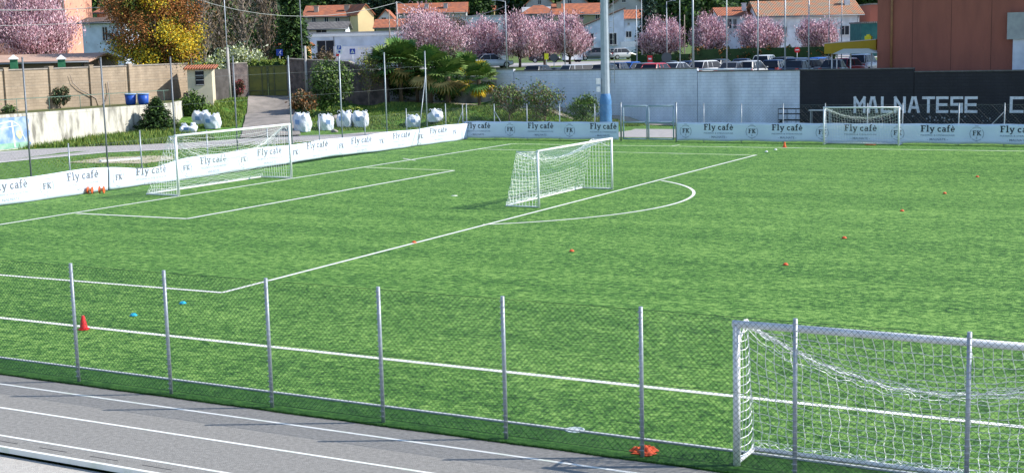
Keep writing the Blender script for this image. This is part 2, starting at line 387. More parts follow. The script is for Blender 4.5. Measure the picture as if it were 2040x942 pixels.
# ---------------------------------------------------------------- lettering
def arcp(cx, cy, r, a0, a1, n=10, ry=None):
    return [(cx+r*math.cos(math.radians(a0+(a1-a0)*k/n)), cy+(ry or r)*math.sin(math.radians(a0+(a1-a0)*k/n))) for k in range(n+1)]
GL = { # polylines (points, stroke width); cap height 1
 'F': (.72, [([(.2, 0), (.2, 1)], .17), ([(0, .045), (.42, .045)], .09), ([(0, .95), (.68, .95)], .1), ([(.2, .52), (.52, .52)], .1), ([(.64, .95), (.64, .76)], .09), ([(.52, .62), (.52, .42)], .07)]),
 'l': (.4, [([(.2, 0), (.2, 1.05)], .15), ([(0, .045), (.4, .045)], .09), ([(.02, 1.01), (.2, 1.01)], .08)]),
 'y': (.68, [([(.12, .66), (.36, .05)], .14), ([(.6, .66), (.28, -.22), (.08, -.24)], .11), ([(0, .65), (.26, .65)], .08), ([(.44, .65), (.72, .65)], .08)]),
 'c': (.56, [(arcp(.29, .33, .23, 45, 315, 12, .28), .13)]),
 'a': (.6, [(arcp(.24, .2, .17, 0, 360, 12), .11), ([(.46, 0), (.46, .42)]+arcp(.27, .44, .19, 0, 150, 6)[0:], .12), ([(.44, .04), (.58, .04)], .08)]),
 'f': (.5, [([(.2, 0), (.2, .78)]+arcp(.38, .8, .18, 180, 60, 6), .14), ([(0, .045), (.4, .045)], .09), ([(.02, .62), (.42, .62)], .09)]),
 'e': (.56, [([(.06, .34), (.5, .34)]+arcp(.29, .33, .23, 0, 310, 12, .28), .11), ([(.2, .95), (.36, .74)], .1)]),
 'K': (.84, [([(.2, 0), (.2, 1)], .16), ([(.68, .96), (.26, .45)], .11), ([(.34, .55), (.7, .05)], .15), ([(0, .045), (.4, .045)], .09), ([(0, .955), (.4, .955)], .09), ([(.52, .955), (.82, .955)], .09), ([(.54, .045), (.86, .045)], .09)]),
 ' ': (.3, []),
}
def stroke(pts, w):
    """mitred quads along a polyline -> list of quads (each 4 2-D points), subdivided"""
    out = []
    for i in range(len(pts)-1):
        a = np.array(pts[i], float); b = np.array(pts[i+1], float); d = b-a; L = np.linalg.norm(d)
        if L < 1e-6: continue
        d /= L; n = np.array([-d[1], d[0]])*w/2
        e0 = d*(w*.12 if i > 0 else 0); e1 = d*(w*.12 if i < len(pts)-2 else 0)
        out.append([a-e0-n, b+e1-n, b+e1+n, a-e0+n])
    return out
def text_quads(t, s0, z0, h, width=None):
    x = 0; q = []
    for ch in t:
        adv, st = GL[ch]
        for pts, w in st:
            for qu in stroke(pts, w*1.18): q.append([(p[0]+x, p[1]) for p in qu])
        x += adv+.07
    k = (width/(x-.07)) if width else h
    return [[(s0+p[0]*k, z0+p[1]*h) for p in qu] for qu in q]
def font_polys(txt, s0, z0, h, width):
    cu = bpy.data.curves.new('t', 'FONT'); cu.body = txt; cu.size = 1; cu.resolution_u = 2; cu.offset = .012
    ob = bpy.data.objects.new('t', cu); COL.objects.link(ob)
    dg = bpy.context.evaluated_depsgraph_get(); me = ob.evaluated_get(dg).to_mesh()
    vs = np.array([v.co[:2] for v in me.vertices]); fs = [tuple(p.vertices) for p in me.polygons]
    mn, mx_ = vs.min(0), vs.max(0); vs = (vs-mn)/(mx_-mn)*np.array([width, h])+np.array([s0, z0])
    ob.evaluated_get(dg).to_mesh_clear(); bpy.data.objects.remove(ob); bpy.data.curves.remove(cu)
    return vs, fs
SMALL1 = font_polys('PIZZERIA & STEAKHOUSE', -.5, 0, 1, 1.); SMALL2 = font_polys('- MALNATE -', -.5, 0, 1, 1.)
M_BAN = mat('banner_vinyl', (.72, .79, .93), (.64, .71, .86), .9, .5, spec=.4)
M_INK = mat('banner_ink', (.018, .024, .045), rough=.6); M_INK2 = mat('banner_ink_pale', (.28, .33, .42), rough=.6); M_INK3 = mat('banner_ink_pale_sunlit', (.48, .5, .54), rough=.6)
M_INK4 = mat('banner_ink_sunlit', (.17, .18, .21), rough=.6)
def banner(name, label, smap, s0, s1, ztop, zbot, texts, emblems, wr, tw=1.55, origin=(0, 0, 0), ink=None):
    """smap(s, z, off) -> world; s along the banner"""
    E = empty(name, label, 'banner', origin, 0, 'sponsor banners round the pitch')
    n = int((s1-s0)/.16)+1; nz = 7; mb = MB()
    for i in range(n+1):
        s = s0+(s1-s0)*i/n
        for j in range(nz+1):
            t = j/nz; z = zbot(s)*(1-t)+ztop(s)*t; mb.v.append(tuple(smap(s, z, wr(s, t))))
    for i in range(n):
        for j in range(nz): k = i*(nz+1)+j; mb.f.append((k, k+nz+1, k+nz+2, k+1)); mb.m.append(0); mb.smooth.append(True)
    # thickness: back sheet
    o = child(mb, 'sheet', M_BAN, E); sol = o.modifiers.new('t', 'SOLIDIFY'); sol.thickness = .004
    def put(mb, vs, fs, mi=0):
        pts = []
        for (s, z) in vs:
            t = (z-zbot(s))/max(.1, ztop(s)-zbot(s)); t = min(1, max(0, t)); pts.append(smap(s, z, wr(s, t)+.014))
        mb.add(pts, fs, mi)
    for sc in texts:
        mb = MB(); zt = (ztop(sc)+zbot(sc))/2-.56+.0
        for qu in text_quads('Fly cafe', sc-tw/2, zt+.66, .33, tw): put(mb, qu, [(0, 1, 2, 3)])
        vs, fs = SMALL1; put(mb, [(sc+v[0]*tw, zt+.44+v[1]*.075) for v in vs], fs, 1)
        vs, fs = SMALL2; put(mb, [(sc+v[0]*tw*.6, zt+.21+v[1]*.12) for v in vs], fs, 1)
        child(mb, 'lettering', ink or [M_INK, M_INK2], E)
    for sc in emblems:
        mb = MB(); zt = (ztop(sc)+zbot(sc))/2-.56
        for qu in text_quads('FK', sc-.2, zt+.48, .24, .42): put(mb, qu, [(0, 1, 2, 3)])
        pts = arcp(sc, zt+.56, .34, 0, 360, 28)
        for i in range(28):
            if i % 7 == 3: continue
            qu = stroke(pts[i:i+2], .028)
            for q_ in qu: put(mb, q_, [(0, 1, 2, 3)], 1)
        for a, b_ in (((-.1, .41), (.1, .41)), ((-.05, -.38), (.05, -.38)), ((0, -.12), (0, -.26)), ((-.05, -.22), (.05, -.22))):
            for q_ in stroke([(sc+a[0], zt+.56+a[1]), (sc+b_[0], zt+.56+b_[1])], .022): put(mb, q_, [(0, 1, 2, 3)], 1)
        child(mb, 'emblem', ink or [M_INK, M_INK2], E)
    return E
BY = FY-.12
def fx(u): return float(on_y(u, 262, BY)[0])
mapf = lambda s, z, o: (s, BY-o, z)
wrf = lambda s, t: .018*math.sin(s*3.1+1.7*t)*math.sin(s*.9)+.02*math.sin(7*s)*(1-t)*.5*(1 if math.sin(s*1.3) > .4 else .2)
ztf = lambda s: 1.1+.012*math.sin(2*math.pi*s/2.2)
banner('sponsor_banner', 'white printed banner tied to the far fence between the corner and the double gate', mapf, fx(924), xg0-.1, ztf, lambda s: .08+.02*math.sin(s*2), [fx(u) for u in (953, 1077, 1202)], [fx(1016), fx(1135)], wrf, 1.72, (fx(924), BY, 0))
banner('sponsor_banner', 'white printed banner on the far fence right of the double gate, behind the small goal', mapf, xg1+.08, 33, ztf, lambda s: .08+.02*math.sin(s*2), [fx(u) for u in (1431, 1568, 1714, 1868, 2028)]+[32.2], [fx(u) for u in (1366, 1498, 1638, 1788, 1946)]+[30.6], wrf, 1.72, (xg1, BY, 0))
BX = FXP+.14
def fy(u, v): return float(on_x(u, v, BX)[1])
mapl = lambda s, z, o: (BX+o, s, z)
wrl = lambda s, t: .05*math.sin(s*.8)*(1-t)+.025*math.sin(s*2.3+2*t)
seam = fy(216, 355)
def ztl(s): return 1.02+.03*math.sin(s*1.1)-.28*math.exp(-((s-fy(305, 345))/1.7)**2)
def zbl(s): return .02+.1*math.exp(-((s-fy(640, 310))/5)**2)
inkl = [M_INK4, M_INK3]  # lighter copies of the two inks, sunlight put into their colour
ctr = [(-110, 390), (20, 376), (165, 358), (302, 345), (425, 322), (537, 305), (632, 292), (720, 281), (800, 271), (873, 263)]
fk = [(-45, 385), (93, 373), (237, 357), (371, 342), (485, 318), (588, 303), (680, 290), (760, 282), (838, 270), (905, 262)]
banner('sponsor_banner', 'creased white banner on the left fence running out of the left edge of the picture', mapl, -14, seam-.03, ztl, zbl, [fy(*q) for q in ctr[:3]], [fy(*q) for q in fk[:2]], wrl, 1.75, (BX, -14, 0), inkl)
banner('sponsor_banner', 'long white banner on the left fence running behind the large goal to the far corner', mapl, seam+.03, 27.35, ztl, zbl, [fy(*q) for q in ctr[3:]], [fy(*q) for q in fk[2:]], wrl, 1.85, (BX, seam, 0), inkl)
# ---------------------------------------------------------------- goals
def goal(label, loc, rz, Wd, Ht, dtop, dbase, sag, pr, mesh, nr, group='football goals', hang=None, ropes=True):
    E = empty('football_goal', label, 'goal', loc, rz, group); h = Wd/2
    for y in (-h, h):
        mb = MB(); mb.tube([(0, y, 0), (0, y, Ht)], pr, 12); mb.build('post', M_WHITE, E)
    mb = MB(); mb.tube([(0, -h-pr, Ht), (0, h+pr, Ht)], pr, 12); mb.build('crossbar', M_WHITE, E)
    mb = MB(); q = pr*.62
    for y in (-h, h): mb.tube([(0, y, q+.01), (-dbase, y, q+.01)], q, 8)
    mb.tube([(-dbase, -h, q+.01), (-dbase, h, q+.01)], q*1.1, 8); mb.build('base_frame', M_WHITE, E)
    for y in (-h, h):
        mb = MB(); mb.tube([(0, y, Ht-.03), (-dtop, y, Ht-.03)], q*.7, 8)
        if hang is None: mb.tube([(-dtop, y, Ht-.03), (0, y, Ht-.35)], q*.5, 6)
        mb.build('support_arm', M_WHITE, E)
    # net: columns across, profile from crossbar over the back to the ground
    nprof = 26; ny = int(Wd/mesh)
    def surf(t, k):
        a = (4*t*(1-t))**.9; s_ = sag*a
        if hang: s_ = sag*a+hang*abs(math.sin(math.pi*t*2))*0
        bx, bz = -dtop-.12*a, Ht-.03-s_
        y = -h+t*Wd
        if k < .35:
            w = k/.35; x = bx*w; z = (Ht-pr)*(1-w)+bz*w-.10*a*math.sin(math.pi*w)
        else:
            w = (k-.35)/.65; x = bx*(1-w)-dbase*w-.10*a*math.sin(math.pi*w); z = bz*(1-w)+.05*w-.05*math.sin(math.pi*w)
        jit = .012*math.sin(t*91+k*37)+.01*math.sin(t*41-k*67)
        return (x+jit, y+.015*math.sin(k*29+t*50), z+jit)
    mb = MB()
    for i in range(ny+1): mb.tube([surf(i/ny, k/nprof) for k in range(nprof+1)], nr, 3, cap=False, sm=False)
    plen = dtop+Ht; nk = int(plen/mesh)
    for k in range(1, nk+1):
        kk = k/nk; mb.tube([surf(i/(2*ny), kk) for i in range(2*ny+1)], nr, 3, cap=False, sm=False)
    if ropes:
        mb.tube([surf(i/40, .35) for i in range(41)], nr*2.0, 5, cap=False)
        rj = random.Random(int(Wd*10))
        for q_ in range(4): mb.tube([tuple(c_+rj.gauss(0, .022) for c_ in surf(i/60, .31+.03*q_)) for i in range(61)], nr, 3, cap=False, sm=False)
        for q_ in range(3): mb.tube([tuple(abs(c_)*(1 if c_ > 0 else -1)+rj.gauss(0, .02) for c_ in surf(i/80, .96+.015*q_)) for i in range(81)], nr, 3, cap=False, sm=False)
    for y, sg in ((-h, 1), (h, -1)):  # side nets
        nx = max(3, int(dbase/mesh))
        for i in range(1, nx):
            x = -dbase*i/nx; zt = Ht-.03 if -x < dtop else (Ht-.03)*(dbase+x)/(dbase-dtop)
            mb.tube([(x+.01*math.sin(z*5), y+sg*.05*math.sin(math.pi*z), z*zt) for z in np.linspace(0, 1, 7)], nr, 3, cap=False, sm=False)
        nzz = int(Ht/mesh)
        for j in range(1, nzz):
            z = Ht*j/nzz; xb = -(dtop+(dbase-dtop)*(1-z/(Ht-.03)))
            mb.tube([(xb*w, y+sg*.05*math.sin(math.pi*w), z-.02*math.sin(math.pi*w)) for w in np.linspace(0, 1, 5)], nr, 3, cap=False, sm=False)
    mb.build('net', M_NET if nr > .003 else M_NETB, E)
    return E
goal('full size white football goal on the goal line in front of the left banner', (.0, .0, 0), 0, 7.32, 2.44, .35, 1.75, 1.15, .055, .13, .005)
goal('smaller white football goal with bunched net standing alone on the penalty area line', (16.0, .28, 0), 0, 6.2, 2.0, .85, 1.32, .5, .045, .13, .006)
goal('small white football goal on the far side in front of the black wall', (19.72, 26.75, 0), -math.pi/2, 3.95, 1.98, .3, .72, .55, .045, .14, .0045)
goal('white football goal pushed against the near fence, nearest the camera', (34.64, -27.86, 0), -math.pi/2, 4.96, 1.96, .42, .70, .80, .050, .12, .0056)
# ---------------------------------------------------------------- small things on the pitch
def disc(u, v, col, label, s=.85):
    x, y, _ = on_z(u, v); mb = MB(); mb.lathe([(.10*s, .006), (.105*s, .012), (.085*s, .03), (.05*s, .058), (.03*s, .06), (.028*s, .052)], (0, 0, 0), 18)
    return tag(mb.build('marker_disc', col, None, (x, y, 0)), label, 'marker disc', 'training marker discs')
M_ORANGE = mat('orange_plastic', (.75, .13, .03), (.62, .1, .03), 6, .45); M_CYAN = mat('blue_plastic', (.02, .42, .62), (.03, .33, .5), 6, .4); M_RED = mat('red_plastic', (.72, .03, .03), (.6, .02, .03), 6, .4)
for u, v, l in [(825, 484, 'flat orange marker disc lying on the penalty area line'), (1139, 501, 'orange marker disc on open turf right of the penalty area line, nearest to it'), (1565, 528, 'orange marker disc lowest on the right half of the pitch, nearest the camera'), (1682, 475, 'orange marker disc, second from the bottom in the diagonal row at right'), (1797, 421, 'orange marker disc, middle of the diagonal row at right'), (1882, 386, 'orange marker disc, fourth up in the diagonal row at right'), (1947, 353, 'orange marker disc, farthest of the diagonal row at right')]:
    disc(u, v, M_ORANGE, l, .72)
disc(266, 629, M_CYAN, 'bright blue marker disc just right of the red cone behind the near fence'); disc(364, 605, M_CYAN, 'bright blue marker disc near the near corner of the penalty area')
disc(1545, 299, M_WHITE, 'tiny pale marker disc left of the far orange cone'); disc(1527, 303, M_WHITE, 'tiny pale marker disc beside the far corner of the penalty area')
def cone(u, v, h, m, label):
    x, y, _ = on_z(u, v); E = empty('training_cone', label, 'cone', (x, y, 0), .3)
    mb = MB(); mb.lathe([(h*.30, .02), (h*.27, .05), (h*.12, h*.93), (h*.09, h), (h*.05, h)], n=20); mb.build('cone_body', m, E)
    mb = MB(); mb.prism([(h*.42*math.cos(a), h*.42*math.sin(a)) for a in np.linspace(.1, 2*math.pi+.1, 9)[:-1]], .004, .024); mb.build('base', m, E)
cone(167, 656, .30, M_RED, 'bright red training cone standing on the near touchline')
cone(1563, 294, .30, M_ORANGE, 'small orange cone on the far touchline before the banner')
# orange bibs on the grass by the near fence
x, y, _ = on_z(1283, 900); mb = MB(); nn = 22
for j in range(nn+1):
    for i in range(nn+1):
        a, b = i/nn-.5, j/nn-.5; ex = .18*(1+.18*math.sin(9*b+1)); ey = .22*(1+.2*math.sin(7*a))
        mb.v.append((a*2*ex, b*2*ey*(.75+.25*math.cos(5*a)), .012+max(0, .065*(1-(abs(a)*2)**3)*(1-(abs(b)*2)**3)*(.7+.3*math.sin(17*a+9*b)+.25*math.sin(31*b-12*a)))))
for j in range(nn):
    for i in range(nn): k = j*(nn+1)+i; mb.f.append((k, k+1, k+nn+2, k+nn+1)); mb.m.append(0); mb.smooth.append(True)
o = tag(mb.build('training_bibs', mat('orange_cloth', (.62, .10, .035), (.42, .06, .02), 5, .8), None, (x, y, .006), .4), 'crumpled pile of bright orange bibs at the foot of the near fence post', 'bibs')
x, y, _ = on_z(1145, 857); mb = MB(); mb.lathe([(.15, .006), (.15, .016), (.12, .02), (.118, .012), (.05, .012), (.045, .02), (.01, .02)], n=28)
tag(mb.build('drain_cover', mat('grey_cast', (.5, .58, .6), (.36, .43, .44), 14), None, (x, y, 0)), 'round grey drain cover in the dark turf strip along the near fence', 'drain cover')
for k, (u, v) in enumerate([(180, 386), (203, 385)]):
    x, y, _ = on_z(u, v); E = empty('hurdle_reel', ['orange reel with round hub lying before the left banner, left one of two', 'orange reel with round hub lying before the left banner, right one of two'][k], 'reel', (x, y, .0), .5, 'orange reels')
    for s_ in (-.09, .09):
        mb = MB(); mb.tube([(s_-.012, 0, .15), (s_+.012, 0, .15)], .15, 20); mb.build('flange', M_ORANGE, E)
    mb = MB(); mb.tube([(-.09, 0, .15), (.09, 0, .15)], .07, 14); mb.build('hub', mat('pale_plastic', (.7, .5, .3)), E)
x, y, _ = on_z(1738, 290); mb = MB()
for k in range(7): a = k*.5; mb.tube([(a*.14-.4, .05*math.sin(a*3), .03), (a*.14-.3, .1*math.cos(a*4), .05), (a*.14-.24, .02, .03)], .025, 6)
tag(mb.build('training_ladder', mat('dull_orange', (.5, .14, .05)), None, (x, y, 0)), 'tangled orange training ladder lying in the far small goal', 'ladder')
x, y, _ = on_z(205, 322); mb = MB(); mb.box(-1.1, 1.1, -.18, .18, .01, .09); mb.box(-1.12, -1.0, -.2, .2, .09, .11); mb.box(1.0, 1.12, -.2, .2, .09, .11)
tag(mb.build('takeoff_board', M_WHITE, None, (x+.6, y+.7, 0), 1.1), 'white board lying on the sand patch beyond the left fence', 'board')
# ---------------------------------------------------------------- walls of the car park
WY = 44.2
def wx(u): return float(on_y(u, 190, WY)[0])
def blockmat(name, c1, c2, mortar):
    m = bpy.data.materials.new(name); m.use_nodes = True; t = m.node_tree; b = t.nodes['Principled BSDF']; b.inputs['Roughness'].default_value = .85
    g = _n(t, 'ShaderNodeNewGeometry'); sx_ = _n(t, 'ShaderNodeSeparateXYZ'); t.links.new(g.outputs['Position'], sx_.inputs[0]); ad = _n(t, 'ShaderNodeMath'); t.links.new(sx_.outputs[0], ad.inputs[0]); t.links.new(sx_.outputs[1], ad.inputs[1]); mp = _n(t, 'ShaderNodeCombineXYZ'); t.links.new(ad.outputs[0], mp.inputs[0]); t.links.new(sx_.outputs[2], mp.inputs[1])
    br = _n(t, 'ShaderNodeTexBrick'); br.inputs['Scale'].default_value = 1; br.inputs['Brick Width'].default_value = .5; br.inputs['Row Height'].default_value = .2; br.inputs['Mortar Size'].default_value = .012
    br.inputs['Color1'].default_value = (*c1, 1); br.inputs['Color2'].default_value = (*c2, 1); br.inputs['Mortar'].default_value = (*mortar, 1); t.links.new(mp.outputs[0], br.inputs['Vector'])
    nz = _n(t, 'ShaderNodeTexNoise'); nz.inputs['Scale'].default_value = .9; nz.inputs['Detail'].default_value = 8
    mp2 = _n(t, 'ShaderNodeMapping'); mp2.inputs['Scale'].default_value = (1, 1, .35); t.links.new(g.outputs['Position'], mp2.inputs[0]); t.links.new(mp2.outputs[0], nz.inputs['Vector'])
    mr = _n(t, 'ShaderNodeMapRange'); mr.inputs[1].default_value = .3; mr.inputs[2].default_value = .75; mr.inputs[3].default_value = 1.08; mr.inputs[4].default_value = .78; t.links.new(nz.outputs[0], mr.inputs[0])
    mr.inputs[4].default_value = .66
    mx = _n(t, 'ShaderNodeMix'); mx.data_type = 'RGBA'; mx.blend_type = 'MULTIPLY'; mx.inputs[0].default_value = 1
    cb = _n(t, 'ShaderNodeCombineColor')
    for i in range(3): t.links.new(mr.outputs[0], cb.inputs[i])
    t.links.new(br.outputs[0], mx.inputs[6]); t.links.new(cb.outputs[0], mx.inputs[7]); t.links.new(mx.outputs[2], b.inputs['Base Color'])
    bp = _n(t, 'ShaderNodeBump'); bp.inputs['Strength'].default_value = .6; bp.inputs['Distance'].default_value = .02; t.links.new(br.outputs['Fac'], bp.inputs['Height']); bp.invert = True; t.links.new(bp.outputs[0], b.inputs['Normal'])
    return m
M_WW = blockmat('white_blocks', (.74, .79, .90), (.70, .75, .87), (.58, .63, .76)); M_BW = blockmat('black_render', (.022, .022, .03), (.026, .026, .034), (.018, .018, .024))
M_COPE = mat('coping', (.15, .15, .15), (.1, .1, .1), 3)
WWA = empty('boundary_wall', 'long white painted block wall holding up the car park beyond the palms', 'wall', (-12.3, WY, 0))
def wallseg(par, u0, u1, vt, m, zb0, zb1, x0=None, x1=None):
    xa = wx(u0) if x0 is None else x0; xb = wx(u1) if x1 is None else x1
    um = (u0+u1)/2; zt = zat(wx(um), WY, vt)
    mb = MB(); mb.add([(xa, WY, zb0), (xb, WY, zb1), (xb, WY+.3, zb1), (xa, WY+.3, zb0), (xa, WY, zt), (xb, WY, zt), (xb, WY+.3, zt), (xa, WY+.3, zt)], [(0, 1, 5, 4), (1, 2, 6, 5), (2, 3, 7, 6), (3, 0, 4, 7), (4, 5, 6, 7)])
    child(mb, 'wall_panel', m, par)
    mb = MB(); mb.box(xa+.01, xb-.01, WY-.05, WY+.35, zt, zt+.07); child(mb, 'coping', M_COPE, par)
    return zt
wallseg(WWA, 990, 1024, 139.5, M_WW, .8, .5); wallseg(WWA, 1025.5, 1389, 140.5, M_WW, .4, -.1); wallseg(WWA, 1390, 1593, 143, M_WW, -.1, -.1)
mb = MB(); mb.tube([(wx(1392), WY+.1, zat(wx(1390), WY, 143)+.12), (wx(1496), WY+.1, zat(wx(1390), WY, 143)+.1)], .07, 8); child(mb, 'pipe', M_WHITE, WWA)
BWA = empty('boundary_wall', 'tall black wall with large white painted letters at the far right', 'wall', (wx(1593), WY, 0))
wallseg(BWA, 1594, 1820, 139.5, M_BW, -.1, -.1); wallseg(BWA, 1821, 2040, 143.5, M_BW, -.1, -.1, x1=45.)
def wp(u, v, off=.012): q = on_y(u, v, WY-off); return (float(q[0]), WY-off, float(q[2]))
mb = MB(); V0, V1 = 225.5, 192.5; LW = 5
def stx(letter, u0, u1):
    D = {'M': [[(0, 0), (0, 1), (.5, .45), (1, 1), (1, 0)]], 'A': [[(0, 0), (.36, 1), (.64, 1), (1, 0)], [(.2, .3), (.8, .3)]], 'L': [[(0, 1), (0, 0), (1, 0)]], 'N': [[(0, 0), (0, 1), (1, 0), (1, 1)]],
         'T': [[(0, 1), (1, 1)], [(.5, 1), (.5, 0)]], 'E': [[(1, 1), (0, 1), (0, 0), (1, 0)], [(0, .5), (.9, .5)]], 'S': [[(1, 1), (0, 1), (0, .52), (1, .52), (1, 0), (0, 0)]], 'C': [[(1, 1), (0, 1), (0, 0), (1, 0)]]}[letter]
    xa, xb = wx(u0+2.9), wx(u1-2.9); z0 = wp(u0, V0)[2]+.09; z1 = wp(u0, V1)[2]-.09; w = .172
    k = 0
    for pl in D:
        pts = [(xa+(xb-xa)*p[0], z0+(z1-z0)*p[1]) for p in pl]
        for i in range(len(pts)-1):
            a = np.array(pts[i]); b_ = np.array(pts[i+1]); d = (b_-a)/np.linalg.norm(b_-a); a = a-d*w/2*.98; b_ = b_+d*w/2*.98; n_ = np.array([-d[1], d[0]])*w/2
            yy = WY-.006-.0016*k; k += 1
            q = [a-n_, b_-n_, b_+n_, a+n_]; mb.add([(p[0], yy, p[1]) for p in q], [(0, 1, 2, 3)])
for L_, a, b_ in [('M', 1700.5, 1725), ('A', 1728, 1750), ('L', 1755, 1777.5), ('N', 1781, 1805), ('A', 1809, 1833), ('T', 1837, 1863), ('E', 1865, 1890), ('S', 1893.5, 1919), ('E', 1922, 1948), ('C', 2012, 2040)]: stx(L_, a, b_)
child(mb, 'lettering', mat('letter_paint', (.72, .74, .8), (.42, .44, .5), 5, .8, detail=10, lo=.45, hi=.75), BWA)
mb = MB(); rr = random.Random(3)
for k in range(26):
    q = wp(rr.uniform(1815, 1975), rr.uniform(231, 242)); s_ = rr.uniform(.02, .07)
    mb.add([(q[0]+s_*math.cos(a)*rr.uniform(.5, 1.2), q[1]-.002, q[2]+s_*math.sin(a)) for a in np.linspace(0, 6.28, 7)[:-1]], [tuple(range(6))])
child(mb, 'chipped_paint', mat('chip', (.3, .3, .33)), BWA)
# car park deck
mb = MB(); mb.box(-12.3, 70, WY+.3, 82, 2.2, 2.55); struct('car_park', mb, M_PATH)
# ---------------------------------------------------------------- vegetation builders
def leaf_quads(mb, n, centers, sig, size, mis, elong=1., up=0., rs=None):
    rs = rs or random
    nc = len(centers)
    for i in range(n):
        c, mi, sg = centers[rs.randrange(nc)]
        p = np.array([rs.gauss(0, 1), rs.gauss(0, 1), rs.gauss(0, 1)])*sg*sig+np.array(c)
        a = np.array([rs.gauss(0, 1), rs.gauss(0, 1), rs.gauss(0, 1)+up*2.2]); a /= np.linalg.norm(a)+1e-9
        b = np.cross(a, [rs.gauss(0, 1), rs.gauss(0, 1), rs.gauss(0, 1)]); b /= np.linalg.norm(b)+1e-9
        s_ = size*rs.uniform(.6, 1.4); a = a*s_*elong/2; b = b*s_/2
        k = len(mb.v); mb.v += [tuple(map(float, q)) for q in (p-a-b*.6, p-a*.2-b, p+a, p-a*.2+b)]
        mb.f.append((k, k+1, k+2, k+3)); mb.m.append(mi if isinstance(mi, int) else rs.choice(mi)); mb.smooth.append(False)
def ell_centers(n, c, r, mis, rs, shell=.55, sg=.55, lowcut=-1.):
    out = []
    while len(out) < n:
        p = np.array([rs.gauss(0, 1) for _ in range(3)]); p /= np.linalg.norm(p)
        p *= rs.uniform(shell, 1)**.6
        if p[2] < lowcut: continue
        out.append(((c[0]+p[0]*r[0], c[1]+p[1]*r[1], c[2]+p[2]*r[2]), mis if not callable(mis) else mis(p, rs), sg))
    return out
def limbs(mb, base, top, r0, centers, nl, rs, mi=0, r1=.02):
    b = Vector(base); t = Vector(top); mb.tube([b, b.lerp(t, .5)+Vector((rs.gauss(0, .04), rs.gauss(0, .04), 0)), t], [r0, r0*.8, r0*.55], 7, mi)
    for k in range(nl):
        c = Vector(centers[rs.randrange(len(centers))][0]); s_ = b.lerp(t, rs.uniform(.5, 1)); m_ = s_.lerp(c, .5)+Vector((rs.gauss(0, .08), rs.gauss(0, .08), .1*(c-s_).length))
        mb.tube([s_, m_, c], [r0*.4, r0*.22, r1], 5, mi, cap=False)
M_PINK = mat('blossom_pink', (.76, .47, .53), (.64, .38, .45), 3, .8); M_PINK2 = mat('blossom_pale', (.84, .64, .68), rough=.8); M_PLUM = mat('plum_twig', (.2, .10, .12), rough=.9)
LEAF = {k: mat('leaf_'+k, c1, c2, 2., .7, spec=.25) for k, c1, c2 in [
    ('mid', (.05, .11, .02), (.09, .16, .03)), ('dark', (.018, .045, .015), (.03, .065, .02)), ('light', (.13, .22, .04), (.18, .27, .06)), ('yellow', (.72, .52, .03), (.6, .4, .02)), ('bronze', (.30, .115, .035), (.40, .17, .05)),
    ('brown', (.14, .10, .06), (.2, .14, .08)), ('white', (.68, .7, .52), (.55, .6, .38)), ('blue', (.035, .07, .055), (.05, .09, .07)), ('yg', (.28, .3, .05), (.2, .25, .04)), ('grey', (.11, .14, .08), (.16, .19, .1)), ('red', (.3, .05, .07), (.2, .04, .05))]}
def make_tree(name, label, cat, h, rad, crown_z, mats, n, size, seed, trunk_h=None, elong=1.3, up=0., ncl=40, sig=None, mis=None, r0=.14, loc=(0, 0, 0), group=None, shell=.55, lowcut=-1, nl=18, bark=None, rz=0.):
    rs = random.Random(seed); E = empty(name, label, cat, loc, rz, group)
    rz_ = (h-crown_z)/2; c = (0, 0, crown_z+rz_); cs = ell_centers(ncl, c, (rad*.86, rad*.86, rz_*.86), mis or list(range(len(mats))), rs, shell, 1., lowcut)
    mb = MB(); limbs(mb, (0, 0, -.2), (rs.gauss(0, .1), rs.gauss(0, .1), crown_z+rz_*.5), r0, cs, nl, rs); mb.build('trunk', bark or M_BARK, E)
    mb = MB(); leaf_quads(mb, n, cs, sig or rad*.17, size, None, elong, up, rs); mb.build('crown', mats, E); return E
def place(src, x, y, z, sc=1., rz=0., label=None, szz=None):
    o = dup(src); o.location = (x, y, z); o.rotation_euler = (0, 0, rz); o.scale = (sc, sc, szz or sc)
    if label: o['label'] = label
    return o
